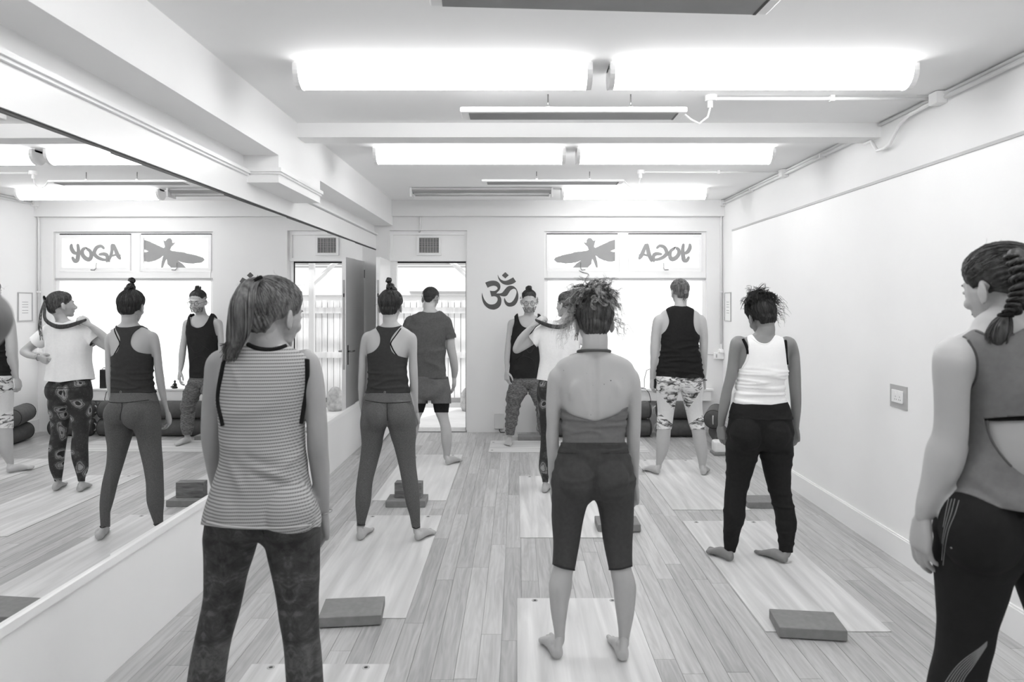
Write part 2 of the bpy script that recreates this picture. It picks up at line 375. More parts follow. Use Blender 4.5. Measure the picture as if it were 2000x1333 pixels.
# om symbol on the wall
def OP(cx, cy): return (BX(930+cx/13.33), BZ(520+cy/13.33))
om = [(235,432),(330,395),(440,380),(540,400),(610,460),(632,540),(610,620),(560,675),(525,712),(620,712),(680,690),(730,630),(790,560),(840,525),(900,512),(980,530),(1045,590),(1085,680),(1100,780),(1090,880),(1050,970),(990,1030),(900,1058),(820,1045),(760,990),(730,920),(728,860),(740,825),(765,880),(800,930),(850,955),(910,945),(970,890),(1020,800),(1050,700),(1040,630),(1000,595),(950,600),(890,640),(850,700),(810,760),(760,788),(690,788),(612,768),(650,840),(658,920),(640,1010),(590,1080),(510,1125),(430,1135),(330,1110),(240,1040),(180,940),(150,820),(148,740),(155,692),(180,790),(220,880),(280,955),(350,995),(430,1000),(500,975),(550,910),(558,850),(530,805),(480,788),(440,788),(400,797),(380,730),(358,640),(420,650),(490,645),(545,610),(558,575),(530,535),(480,515),(430,515),(360,535),(298,568)]
crn = {om.index(p) for p in [(235,432),(525,712),(740,825),(612,768),(155,692),(400,797),(358,640),(298,568)]}
cres = [(562,222),(600,300),(660,360),(740,385),(820,370),(900,330),(965,295),(1040,408),(960,460),(860,490),(780,490),(700,465),(630,410),(585,340),(565,270)]
oms = empty('om_symbol', (BX(976), YB, BZ(604)), 'dark om symbol on the white wall beside the bearded man', 'wall decal')
obj('om_body', *flat_poly([OP(*p) for p in catmull(om, 5, crn)], YB-0.003, YB), M_lead, oms)
obj('crescent', *flat_poly([OP(*p) for p in catmull(cres, 5, {0, 6, 7})], YB-0.003, YB), M_lead, oms)
obj('dot', *flat_poly([OP(*p) for p in [(758,158),(848,240),(758,325),(670,240)]], YB-0.003, YB), M_lead, oms)
# mirror
mir = empty('wall_mirror', (XL-0.012, 3.0, 0.508), 'long frameless mirror in panels along the left wall', 'mirror')
ys = [-2.4, -1.4, -0.4, 0.7, 1.8, 2.92, 4.05, 5.15, 6.25, 7.33, YB-0.002]
for a, b in zip(ys, ys[1:]):
    c = (a+b)/2; h = (b-a)/2-0.0012; dl = 0.0065
    V = []
    for yy, xx in ((c-h, -dl*h), (c+h, dl*h)):
        V += [(XL-0.003+xx, yy, 0.508), (XL-0.003+xx, yy, 2.247), (XL-0.0135, yy, 0.508), (XL-0.0135, yy, 2.247)]
    obj('mirror_panel', V, [[0, 4, 5, 1], [2, 3, 7, 6], [0, 1, 3, 2], [4, 6, 7, 5], [1, 5, 7, 3], [0, 2, 6, 4]], M_mirror, mir)
# ceiling lights
def light(x0, x1, yc, lit, label):
    r = empty('ceiling_light', ((x0+x1)/2, yc, HC), label, 'ceiling light', 'strip lights under the ceiling')
    box('tray', x0, x1, yc-0.05, yc+0.05, HC-0.022, HC-0.001, M_plastic, r)
    if lit:
        prof = [(yc-0.083, HC-0.006)]+[(yc-0.085*math.cos(a), HC-0.035-0.085*math.sin(a)) for a in np.linspace(0.1, PI-0.1, 13)]+[(yc+0.083, HC-0.006)]
        obj('diffuser', *prism_x(prof, x0+0.028, x1-0.028), M_lamp, r, False)
        pe = [(yc+(y-yc)*1.03, HC-0.02+(z-HC+0.02)*1.03) for y, z in prof]
        for a, b in ((x0, x0+0.028), (x1-0.028, x1)): obj('end_cap', *prism_x(pe, a, b), M_plastic, r)
    else:
        for s in (-1, 1):
            obj('reflector', *prism_x([(yc+s*0.02, HC-0.045), (yc+s*0.08, HC-0.022), (yc+s*0.085, HC-0.028), (yc+s*0.02, HC-0.052)], x0+0.02, x1-0.02), M_trim, r)
            obj('fluorescent_tube', *tube([(x0+0.04, yc+s*0.045, HC-0.065), (x1-0.04, yc+s*0.045, HC-0.065)], 0.013, 10), mat(0.8, 0.3, name='unlit tube glass'), r, True)
        obj('spine', *prism_x([(yc-0.02, HC-0.055), (yc+0.02, HC-0.055), (yc+0.02, HC-0.02), (yc-0.02, HC-0.02)], x0+0.02, x1-0.02), M_grey, r)
        for a, b in ((x0, x0+0.02), (x1-0.02, x1)): box('end_bracket', a, b, yc-0.085, yc+0.085, HC-0.10, HC-0.001, M_plastic, r)
for yc, tx in ((3.62, 'nearest row in view'), (5.58, 'middle row, beyond the ceiling beam'), (7.5, 'farthest row')):
    L = yc < 7
    light(-1.165, 0.392, yc, L, ('lit strip light under the ceiling, left one of the '+tx) if L else 'unlit open strip light without its cover, far left of the ceiling')
    light(0.482, 2.085, yc, True, 'lit strip light under the ceiling, right one of the '+tx)
for yc, tx in ((1.6, 'over the front row, above the frame'), (-0.5, 'behind the camera')):
    for a, b, sd in ((-1.165, 0.392, 'left'), (0.482, 2.085, 'right')):
        light(a, b, yc, True, f'lit strip light under the ceiling {tx}, {sd} one')
# heaters hanging from the ceiling
def heater(xa, xb, yc, z0, z1, rot, label):
    r = empty('ceiling_heater', ((xa+xb)/2, yc, z1), label, 'heater', 'radiant heaters hung under the ceiling')
    R = Matrix.Rotation(rot, 3, 'Z'); c = Vector(((xa+xb)/2, yc, 0))
    def T(VF): return [tuple(R @ (Vector(p)-c)+c) for p in VF[0]], VF[1]
    o = obj('casing', *T(bx(xa, xb, yc-0.085, yc+0.085, z0, z1)), M_plastic, r)
    b = o.modifiers.new('bevel', 'BEVEL'); b.width = 0.008; b.segments = 2
    obj('radiant_panel', *T(bx(xa+0.05, xb-0.05, yc-0.065, yc+0.075, z0-0.003, z0+0.001)), M_grey, r)
    obj('end_strip', *T(bx(xb-0.062, xb-0.05, yc-0.065, yc+0.075, z0-0.0045, z0-0.003)), M_dark, r)
    for x in (xa+0.52, xb-0.32):
        obj('hanger', *T(tube([(x, yc, z1), (x, yc, HC-0.004)], 0.004, 6)), M_metal, r, True)
        obj('bracket', *T(bx(x-0.012, x+0.012, yc-0.012, yc+0.012, z1, z1+0.022)), M_plastic, r)
heater(-0.337, 1.01, 2.62, 2.755, 2.787, math.radians(3.5), 'radiant heater at the top edge of the view, nearest one')
heater(-0.335, 1.0, 4.085, 2.717, 2.749, 0, 'radiant heater with grey underside just before the ceiling beam')
heater(-0.335, 1.01, 6.5, 2.737, 2.759, 0, 'farthest radiant heater, beyond the ceiling beam')
def cable(name, P, r, m, label, cat, n=8, group=None):
    return tag(obj(name, *tube(P, r, n), m, None, True), label, cat, group)
for yc, hx, hz, t in ((4.12, 1.0, 2.735, 'near'), (6.45, 1.01, 2.75, 'far')):
    r = empty('conduit_run', (1.17, yc, HC), f'white conduit with round junction box feeding the {"middle" if t=="near" else "farthest"} heater', 'conduit')
    obj('junction_box', *join(tube([(1.17, yc, HC-0.001), (1.17, yc, HC-0.035)], 0.035, 16), tube([(1.165, yc, HC-0.03), (1.165, yc, HC-0.075)], 0.016, 10)), M_plastic, r, False)
    obj('pipe', *tube([(1.19, yc, HC-0.02), (2.48, yc, HC-0.02)], 0.0105, 8), M_plastic, r, True)
    obj('flex', *tube([(1.165, yc, HC-0.075), (1.15, yc, HC-0.13), (1.10, yc, HC-0.17), (1.05, yc-0.01, HC-0.15), (hx, yc-0.02, hz)], 0.006, 8), M_plastic, r, True)
    for x in (1.9,): obj('clip', *bx(x-0.012, x+0.012, yc-0.016, yc+0.016, HC-0.036, HC-0.001), M_plastic, r)
r = empty('wall_conduit', (2.5, 4.0, HC), 'pair of white pipes along the top of the right wall and down the corner', 'conduit')
def pp(P, rr=0.0115): obj('pipe', *tube(P, rr, 8), M_plastic, r, True)
pp([(2.50, YN+0.02, 2.80), (2.50, 3.98, 2.80)], 0.014); pp([(2.515, YN+0.02, 2.832), (2.515, 4.74, 2.832)])
pp([(2.49, 4.1, 2.80), (2.49, 4.35, 2.79), (2.49, 4.45, 2.76), (2.49, 4.56, 2.66), (2.49, 4.62, 2.645), (2.49, 4.72, 2.65), (2.49, 4.80, 2.735), (2.49, 4.90, 2.735)])
pp([(2.50, 4.95, 2.80), (2.50, 8.27, 2.80)]); pp([(2.515, 4.95, 2.832), (2.515, 8.30, 2.832)])
pp([(2.50, 8.32, 2.80), (2.505, 8.36, 2.70), (2.505, 8.385, 2.62), (2.505, 8.385, 1.08)], 0.0125)
for y in (4.05, 6.40, 8.31): obj('junction_box', *bx(2.465, 2.528, y-0.04, y+0.04, 2.775, 2.845), M_plastic, r)
for y in (1.5, 3.0, 5.6, 7.3): obj('clip', *bx(2.48, 2.53, y-0.012, y+0.012, 2.785, 2.82), M_plastic, r)
obj('clip', *bx(2.488, 2.522, 8.37, 8.4, 1.72, 1.74), M_plastic, r)
tag(obj('grille_pipe', *tube([(FX(821, 8.38), 8.38, BZ(424)), (FX(821, 8.38), 8.38, BZ(446)), (FX(819, 8.44), 8.46, BZ(452))], 0.012, 8), M_plastic, None, True), 'short white pipe dropping from the ceiling band above the doorway', 'pipe')
# sockets and small fittings
s = empty('wall_socket', (XR, 4.235, 1.04), 'double wall socket in a grey frame on the right wall', 'socket')
sy0, sy1 = 1333.33*XR/(1773-1010), 1333.33*XR/(1740-1010)
sc0, sc1 = FZ(806, sy0), FZ(757, sy0)
box('frame', XR-0.006, XR, sy0, sy1, sc0+0.01, sc1, M_trim, s)
box('plate', XR-0.014, XR-0.006, sy0+0.035, sy1-0.03, sc0+0.045, sc1-0.03, M_plastic, s, 0.002)
for k in (0, 1):
    yk = sy0+0.065+k*0.045
    box('rocker', XR-0.018, XR-0.014, yk-0.006, yk+0.006, sc1-0.055, sc1-0.042, M_plastic, s)
    for dy, dz in ((0, 0.018), (-0.009, 0), (0.009, 0)): box('socket_hole', XR-0.0146, XR-0.0139, yk-0.002+dy, yk+0.002+dy, sc0+0.062+dz, sc0+0.068+dz, M_dark, s)
s = empty('fused_spur', (2.46, YB, 0.9), 'white switch box with a round top at the foot of the corner pipe', 'switch')
box('switch_box', 2.41, 2.528, 8.345, 8.40, 0.905, 0.985, M_plastic, s, 0.004)
obj('dome', *join(tube([(2.50, 8.37, 0.985), (2.50, 8.37, 1.03)], [0.045, 0.03], 14), tube([(2.505, 8.385, 1.03), (2.505, 8.385, 1.09)], 0.016, 10)), M_plastic, s)
box('rocker', 2.43, 2.445, 8.341, 8.346, 0.925, 0.965, M_trim, s)
cable('thin_cable', [(2.30, 8.393, 0.965), (2.36, 8.393, 0.958), (2.412, 8.385, 0.955)], 0.004, M_trim, 'thin grey cable from the window frame to the corner switch box', 'cable')
s = empty('notice_frame', (XR2-0.01, 8.18, 1.37), 'pale framed paper notice on the right wall near the far corner', 'notice')
nf = [bx(XR2-0.012, XR2-0.001, 8.06, 8.30, z, z+0.012) for z in (1.37, 1.708)]+[bx(XR2-0.012, XR2-0.001, y, y+0.012, 1.382, 1.708) for y in (8.06, 8.288)]
obj('frame', *join(*nf), M_trim, s); obj('paper', *bx(XR2-0.006, XR2-0.001, 8.072, 8.288, 1.382, 1.708), M_plastic, s)
for z in (1.60, 1.57, 1.54, 1.50, 1.47): obj('print_line', *bx(XR2-0.0065, XR2-0.006, 8.13, 8.23, z, z+0.006), M_film, s)
s = empty('router_box', (BX(975), YB, 0.045), 'small white wall box near the floor left of the bearded man', 'wall box')
box('case', BX(966), BX(984), 8.36, YB, 0.047, 0.233, mat(0.8, 0.5, 0.005, name='cream plastic'), s, 0.005)
box('lid_seam', BX(966)+0.004, BX(984)-0.004, 8.357, 8.36, 0.06, 0.22, mat(0.84, 0.5, 0.005, name='cream plastic lid'), s)
obj('plug_lead', *tube([(BX(975), 8.38, 0.05), (BX(976), 8.375, 0.02), (BX(978), 8.37, 0.005), (BX(986), 8.375, 0.004)], 0.005, 6), M_dark, s, True)
# things on the sill
s = empty('speaker', (1.67, 8.35, 0.546), 'black upright speaker on the window sill behind the black tank top', 'speaker')
box('case', 1.63, 1.71, 8.32, 8.385, 0.546, 0.775, mat(0.2, 0.4, 0.01, name='black speaker plastic'), s, 0.006)
box('grille', 1.637, 1.703, 8.316, 8.32, 0.56, 0.76, mat(0.13, 0.8, 0.02, (200, 200, 200), 0.5, (900, 900, 900), name='speaker cloth'), s)
cable('power_cord', [(1.70, 8.36, 0.78), (1.66, 8.33, 0.80), (1.58, 8.33, 0.77), (1.55, 8.32, 0.66), (1.55, 8.32, 0.56), (1.47, 8.31, 0.551), (1.40, 8.31, 0.551)], 0.004, M_dark, 'thin dark cord looping from the speaker along the sill', 'cable')
cable('sill_lead', [(1.38, 8.35, 0.553), (1.50, 8.32, 0.553), (1.56, 8.30, 0.55), (1.60, 8.28, 0.50), (1.62, 8.28, 0.42), (1.60, 8.27, 0.35)], 0.004, M_dark, 'black lead hanging off the window sill edge', 'cable')
def lathe(P, c, n=14):
    V = []; Fc = []
    for r_, z in P:
        for k in range(n): V.append((c[0]+r_*math.cos(2*PI*k/n), c[1]+r_*math.sin(2*PI*k/n), c[2]+z))
    for i in range(len(P)-1):
        for k in range(n): k2 = (k+1) % n; Fc.append([i*n+k, i*n+k2, (i+1)*n+k2, (i+1)*n+k])
    Fc.append(list(range(n))[::-1]); Fc.append([(len(P)-1)*n+k for k in range(n)]); return V, Fc
for sx, tx in ((0.78, 'right'), (0.47, 'left')):
    s = empty('seated_figurine', (sx, 8.35, 0.546), f'small dark seated meditation figurine on the sill, {tx} one of the pair', 'figurine', 'seated figurines on the window sill')
    obj('base', *lathe([(0.032, 0), (0.034, 0.006), (0.028, 0.012)], (sx, 8.35, 0.546)), M_dark, s)
    obj('figure', *join(lathe([(0.012, 0.012), (0.022, 0.022), (0.017, 0.04), (0.022, 0.055), (0.008, 0.064), (0.008, 0.068), (0.012, 0.074), (0.013, 0.084), (0.007, 0.095), (0.003, 0.10)], (sx, 8.35, 0.546), 12),
        tube([(sx-0.012, 8.345, 0.566), (sx-0.036, 8.33, 0.562), (sx-0.01, 8.318, 0.562), (sx+0.012, 8.32, 0.562)], [0.01, 0.009, 0.007, 0.006], 8), tube([(sx+0.012, 8.345, 0.566), (sx+0.036, 8.33, 0.564), (sx+0.01, 8.318, 0.567), (sx-0.012, 8.32, 0.567)], [0.01, 0.009, 0.007, 0.006], 8),
        tube([(sx-0.018, 8.35, 0.598), (sx-0.028, 8.345, 0.582), (sx-0.022, 8.332, 0.57)], 0.005, 6), tube([(sx+0.018, 8.35, 0.598), (sx+0.028, 8.345, 0.582), (sx+0.022, 8.332, 0.57)], 0.005, 6)), M_dark, s, True)
# bolsters
def bolster(p0, p1, rad, label, group):
    p0 = Vector(p0); p1 = Vector(p1); r = empty('bolster', ((p0+p1)/2)-Vector((0, 0, rad)), label, 'bolster', group)
    ax = (p1-p0).normalized(); L = (p1-p0).length; P = []; R = []
    for s_, q in [(0.0, 0.30), (0.004, 0.6), (0.012, 0.84), (0.03, 0.95), (0.06, 1.0), (L*0.3, 1.01), (L*0.5, 1.02), (L*0.7, 1.01), (L-0.06, 1.0), (L-0.03, 0.95), (L-0.012, 0.84), (L-0.004, 0.6), (L, 0.30)]:
        P.append(p0+ax*s_); R.append(rad*q*0.985)
    V, Fc = tube(P, R, 28)
    V = [(x, y, max(z, p0.z-rad*0.965)) for x, y, z in V]
    obj('cover', V, Fc, M_bolster, r, True)
    for q, e in ((0.03, p0), (-0.03, p1)):
        c = e+ax*q; s1 = ax.cross(Vector((0, 0, 1))).normalized(); s2 = Vector((0, 0, 1))
        obj('piping', *tube([c+(s1*math.cos(a)+s2*math.sin(a))*rad*0.955 for a in np.linspace(0, 2*PI, 25)[:-1]], 0.004, 6, closed=True), M_dark, r, True)
    hd = p0-ax*0.004; up = Vector((0, 0, 1)); obj('carry_handle', *tube([hd+up*0.045, hd-ax*0.02+up*0.03, hd-ax*0.025, hd-ax*0.02-up*0.03, hd-up*0.045], 0.007, 6), mat(0.75, 0.7, name='pale webbing') if rad > 0 else None, r, True)
G = 'bolsters stacked along the window wall'
for row, z in ((0, 0.105), (1, 0.3155)):
    for k, (a, b) in enumerate(((0.27, 0.91), (0.95, 1.60), (1.66, 2.18))):
        dx = 0.0 if row else (-0.03, 0.02, 0.03)[k]
        bolster((a+dx*0.3, 8.15, z), (b+dx*0.3, 8.15, z), 0.105, f"charcoal bolster under the window, {'upper' if row else 'lower'} row, {('nearest the wall symbol','in the middle','nearest the far corner')[k]}", G)
bolster((2.235, 7.30, 0.105), (2.33, 7.94, 0.105), 0.105, 'charcoal bolster along the right wall, underneath the other one', G)
bolster((2.13, 7.42, 0.322), (2.32, 7.93, 0.322), 0.105, 'charcoal bolster lying askew on top beside the right wall', G)
# white rounded appliance by the right wall
s = empty('air_purifier', (2.13, 7.18, 0), 'small white rounded appliance with grey base on the floor by the bolsters', 'appliance')
def rbox(x0, x1, y0, y1, z0, z1, r, m, nm, par):
    o = box(nm, x0, x1, y0, y1, z0, z1, m, par); b = o.modifiers.new('bevel', 'BEVEL'); b.width = r; b.segments = 4; return o
rbox(2.06, 2.20, 7.12, 7.26, 0.022, 0.15, 0.03, M_plastic, 'shell', s); rbox(2.05, 2.21, 7.11, 7.27, 0.0, 0.03, 0.008, M_grey, 'base', s)
# mats
def mat_obj(x0, x1, y0, y1, label, seed, axis=1, hi=0.885, lo=0.74, gro=None):
    m = yoga_mat(hi, lo, seed, axis); r = empty('yoga_mat', ((x0+x1)/2, (y0+y1)/2, 0), label, 'yoga mat', 'pale streaked yoga mats on the floor')
    o = box('mat_sheet', x0, x1, y0, y1, 0.0003, 0.0052, m, r, 0.0015)
    for gx, gy in (gro or ((x0+0.095, y1-0.03), (x1-0.1, y1-0.03))):
        obj('eyelet', *lathe([(0.017, 0), (0.016, 0.0012), (0.009, 0.0012), (0.0085, 0.0004)], (gx, gy, 0.0052), 14), M_trim, r)
        obj('eyelet_hole', *lathe([(0.009, 0), (0.008, 0.0009)], (gx, gy, 0.0052), 10), M_dark, r)
mat_obj(-1.17, -0.56, 1.33, 3.01, 'pale yoga mat under the woman in the knitted vest', 1.1)
mat_obj(-1.17, -0.562, 3.45, 5.11, 'pale yoga mat under the woman with the top bun', 2.7, hi=0.865, lo=0.76)
mat_obj(-1.17, -0.57, 5.5, 7.15, 'pale yoga mat under the man in grey shorts by the doorway', 3.9, hi=0.885, lo=0.80)
mat_obj(0.02, 0.63, 4.63, 6.27, 'pale yoga mat under the woman holding her ponytail', 5.2)
mat_obj(0.0, 0.61, 2.0, 3.68, 'pale yoga mat under the woman with the bare back', 6.4, hi=0.90, lo=0.77)
mat_obj(1.205, 1.815, 3.31, 4.98, 'streaked yoga mat under the woman in the white tank top', 7.3)
mat_obj(1.195, 1.80, 5.25, 6.92, 'streaked yoga mat under the woman in the black tank top', 8.8)
mat_obj(-0.305, 1.42, 7.27, 7.87, 'pale yoga mat lying crosswise under the bearded man', 9.5, 0, gro=((-0.27, 7.36), (-0.27, 7.77)))
def block(cx, cy, z0, lx, ly, lz, rot, m, label, name='foam_block'):
    c, s_ = math.cos(rot), math.sin(rot)
    V, Fc = bx(-lx/2, lx/2, -ly/2, ly/2, 0, lz)
    V = [(cx+x*c-y*s_, cy+x*s_+y*c, z0+z) for x, y, z in V]
    o = obj(name, V, Fc, m); b = o.modifiers.new('bevel', 'BEVEL'); b.width = 0.004; b.segments = 2
    return tag(o, label, 'yoga block', 'flat grey foam blocks on the floor' if name == 'foam_block' else None)
block(-0.835, 3.465, 0.0053, 0.305, 0.22, 0.05, math.radians(6), M_foam, 'flat grey foam block on the near end of the mat behind the knitted vest')
block(-0.872, 5.42, 0.0, 0.31, 0.2, 0.05, math.radians(0.5), M_foam, 'flat grey foam block under the upright brick near the doorway')
block(-0.862, 5.44, 0.0502, 0.215, 0.085, 0.122, math.radians(-3), M_cork, 'dark grained yoga brick standing on a flat foam block', 'yoga_brick')
block(0.71, 4.84, 0.0053, 0.30, 0.2, 0.05, 0, M_foam, 'flat grey foam block half hidden behind the bare-backed woman')
block(1.94, 5.39, 0.0, 0.30, 0.2, 0.05, 0, M_foam, 'flat grey foam block behind the lower legs of the woman in black leggings')
block(1.412, 3.325, 0.0053, 0.31, 0.2, 0.05, math.radians(-7), M_foam, 'flat grey foam block at the near end of the right front mat')
block(0.16, 7.955, 0.0, 0.30, 0.16, 0.052, 0, M_foam, 'flat grey foam block behind the mat of the bearded man')
# outside
struct(obj('ground_outside', *bx(-9, 9, 8.66, 30, -0.12, -0.02), mat(0.93, 0.8, 0.03, (3, 3, 3), name='pale concrete')))
fe = empty('garden_fence', (0, 10.6, -0.02), 'pale vertical board fence outside the open door', 'fence')
x = -4.6
while x < 1.2:
    wd = 0.098; z1 = 1.63+rp.uniform(-0.008, 0.008)
    nb_ = int(round((x+4.6)/wd)); yo = 10.6+(nb_ % 2)*0.022
    yo = 10.6+(nb_ % 3)*0.003
    o = box('board', x+0.004, x+wd-0.004, yo, yo+0.018, 0.06, z1, M_fence, fe); x += wd
box('backing', -4.6, 1.2, 10.63, 10.65, 0.06, 1.60, mat(0.5, 0.8, name='gap shade backing'), fe)  # grey sheet added behind the boards, its colour stands for shade in the gaps
for z in (1.43, 0.74): box('rail', -4.6, 1.2, 10.545, 10.6, z, z+0.09, M_fence, fe)
box('gravel_board', -4.6, 1.2, 10.56, 10.6, -0.02, 0.12, M_grey, fe)
box('coping', -4.6, 1.2, 10.5, 10.56, -0.02, 0.05, M_trim, fe)
rf = empty('lean_to_roof', (-1, 9.8, 2.2), 'grey beams of a lean-to roof outside the doorway', 'roof')
for y, z0, z1 in ((9.35, 2.27, 2.30), (9.6, 2.16, 2.27), (10.0, 2.17, 2.24), (10.4, 2.15, 2.18)): box('beam', -4.6, 1.2, y, y+0.06, z0-0.02, z1-0.02, M_trim, rf)
box('post', -0.60, -0.53, 9.5, 9.58, -0.02, 2.26, M_gloss, rf)
o = obj('brace', *tube([(-1.0, 9.55, 2.24), (-0.56, 9.55, 1.85)], 0.035, 4), M_gloss, rf)
nb = empty('neighbour_building', (-1, 14, 0), 'bright building beyond the fence', 'building')
box('wall', -9, 9, 14, 14.2, 0, 2.55, mat(0.97, 0.8, 0.01, name='bright render'), nb)
box('gutter', -9, 9, 13.9, 14, 1.72, 1.75, M_trim, nb); box('window_band', -2.2, -0.6, 13.96, 14.0, 1.80, 1.83, M_trim, nb)
st = tag(obj('garden_stone', *lathe([(0.10, 0), (0.13, 0.08), (0.12, 0.26), (0.06, 0.34), (0.02, 0.355)], (-0.72, 10.2, -0.02), 12), mat(0.7, 0.9, 0.08, (15, 15, 15), 0.6, (40, 40, 40), name='stone'), None, True), 'rounded pale stone at the foot of the fence outside', 'stone')
# ================================================================== PEOPLE: geometry tools
def ellring(c, a, b, n=20, e=2.0, u=(1, 0, 0), v=(0, 1, 0)):
    t = np.linspace(0, 2*PI, n, endpoint=False)
    cu = np.sign(np.cos(t))*np.abs(np.cos(t))**(2/e); cv = np.sign(np.sin(t))*np.abs(np.sin(t))**(2/e)
    return np.array(c)+np.outer(cu*a, u)+np.outer(cv*b, v)
def loft(rings, cap=True):
    n = len(rings[0]); V = np.vstack(rings); Fc = []
    for i in range(len(rings)-1):
        for k in range(n):
            k2 = (k+1) % n; Fc.append([i*n+k, i*n+k2, (i+1)*n+k2, (i+1)*n+k])
    if cap: Fc.append(list(range(n))[::-1]); Fc.append([(len(rings)-1)*n+k for k in range(n)])
    return V.tolist(), Fc
def smooth_rows(rows, k=3):
    A = np.array(rows, float); n = len(A); out = []
    for i in range(n-1):
        p0, p1, p2, p3 = A[max(i-1, 0)], A[i], A[i+1], A[min(i+2, n-1)]
        for s in range(k):
            t = s/k; out.append(0.5*((2*p1)+(p2-p0)*t+(2*p0-5*p1+4*p2-p3)*t*t+(3*p1-p0-3*p2+p3)*t**3))
    out.append(A[-1]); return np.array(out)
def hloft(rows, e=2.2, n=28):
    """rows of world (x, y, z, a, b): horizontal rings"""
    return loft([ellring((r[0], r[1], r[2]), max(r[3], .002), max(r[4], .002), n, e) for r in smooth_rows(rows)])
def limb(P, R, n=16, flat=1.0, endround=True):
    """tapered limb through points P with radii R, round ends"""
    A = smooth_rows([list(p)+[r] for p, r in zip(P, R)], 4); P = [Vector(a[:3]) for a in A]; R = [float(a[3]) for a in A]
    if endround:
        t0 = (P[0]-P[1]).normalized(); t1 = (P[-1]-P[-2]).normalized()
        P = [P[0]+t0*R[0]*0.95, P[0]+t0*R[0]*0.7]+P+[P[-1]+t1*R[-1]*0.7, P[-1]+t1*R[-1]*0.95]
        R = [R[0]*0.25, R[0]*0.7]+R+[R[-1]*0.7, R[-1]*0.25]
    return tube(P, R, n)
def ell(c, r, M=None, n=14, m=10):
    V = []; Fc = []
    for i in range(m+1):
        th = PI*i/m
        for k in range(n):
            p = Vector((r[0]*math.sin(th)*math.cos(2*PI*k/n), r[1]*math.sin(th)*math.sin(2*PI*k/n), r[2]*math.cos(th)))
            if M is not None: p = M @ p
            V.append((c[0]+p.x, c[1]+p.y, c[2]+p.z))
    for i in range(m):
        for k in range(n):
            k2 = (k+1) % n
            if i == 0: Fc.append([k, n+k, n+k2])
            elif i == m-1: Fc.append([i*n+k, (i+1)*n+k, i*n+k2])
            else: Fc.append([i*n+k, (i+1)*n+k, (i+1)*n+k2, i*n+k2])
    return V, Fc
def arrays(me):
    nv = len(me.vertices); co = np.empty(nv*3); me.vertices.foreach_get('co', co); V = co.reshape(-1, 3)
    me.calc_loop_triangles(); nt = len(me.loop_triangles); t = np.empty(nt*3, dtype=np.int64); me.loop_triangles.foreach_get('vertices', t)
    npoly = len(me.polygons); ls = np.empty(npoly, dtype=np.int64); lt = np.empty(npoly, dtype=np.int64)
    me.polygons.foreach_get('loop_start', ls); me.polygons.foreach_get('loop_total', lt)
    li = np.empty(len(me.loops), dtype=np.int64); me.loops.foreach_get('vertex_index', li)
    if npoly and (lt == 4).all(): Q = li.reshape(-1, 4)
    else: Q = None
    return V, t.reshape(-1, 3), Q
def solid(parts, voxel=0.007, smooth=4, lam=0.5):
    """fuse overlapping closed shells into ONE continuous surface"""
    V, Fc = join(*parts)
    me = bpy.data.meshes.new('tmp'); me.from_pydata(V, [], Fc); me.update()
    bm = bmesh.new(); bm.from_mesh(me); bmesh.ops.recalc_face_normals(bm, faces=bm.faces); bm.to_mesh(me); bm.free()
    o = bpy.data.objects.new('tmp', me); COL.objects.link(o)
    md = o.modifiers.new('r', 'REMESH'); md.mode = 'VOXEL'; md.voxel_size = voxel; md.adaptivity = 0
    dg = bpy.context.evaluated_depsgraph_get(); dg.update()
    ev = o.evaluated_get(dg); m2 = ev.to_mesh(); V, T, Q = arrays(m2); V = V.copy(); T = T.copy(); Q = None if Q is None else Q.copy()
    ev.to_mesh_clear(); bpy.data.objects.remove(o); bpy.data.meshes.remove(me)
    if Q is None: Q = T
    return relax(V, Q, smooth, lam), Q
def edges_of(Q):
    k = Q.shape[1]; E = np.vstack([Q[:, [i, (i+1) % k]] for i in range(k)]); E.sort(axis=1); return np.unique(E, axis=0)
def relax(V, Q, it, lam=0.5, w=None):
    if it <= 0: return V
    E = edges_of(Q); n = len(V); deg = np.bincount(E.ravel(), minlength=n).astype(float); deg[deg == 0] = 1
    V = V.copy()
    for _ in range(it):
        S = np.stack([np.bincount(E[:, 0], V[E[:, 1], c], n)+np.bincount(E[:, 1], V[E[:, 0], c], n) for c in range(3)], 1)/deg[:, None]
        V += (S-V)*(lam if w is None else lam*w[:, None])
    return V
def tris(Q):
    return Q if Q.shape[1] == 3 else np.vstack([Q[:, [0, 1, 2]], Q[:, [0, 2, 3]]])
def normals(V, Q):
    T = tris(Q); nrm = np.cross(V[T[:, 1]]-V[T[:, 0]], V[T[:, 2]]-V[T[:, 0]]); out = np.zeros_like(V)
    for c in range(3):
        for j in range(3): out[:, c] += np.bincount(T[:, j], nrm[:, c], len(V))
    L = np.linalg.norm(out, axis=1); L[L == 0] = 1; return out/L[:, None]
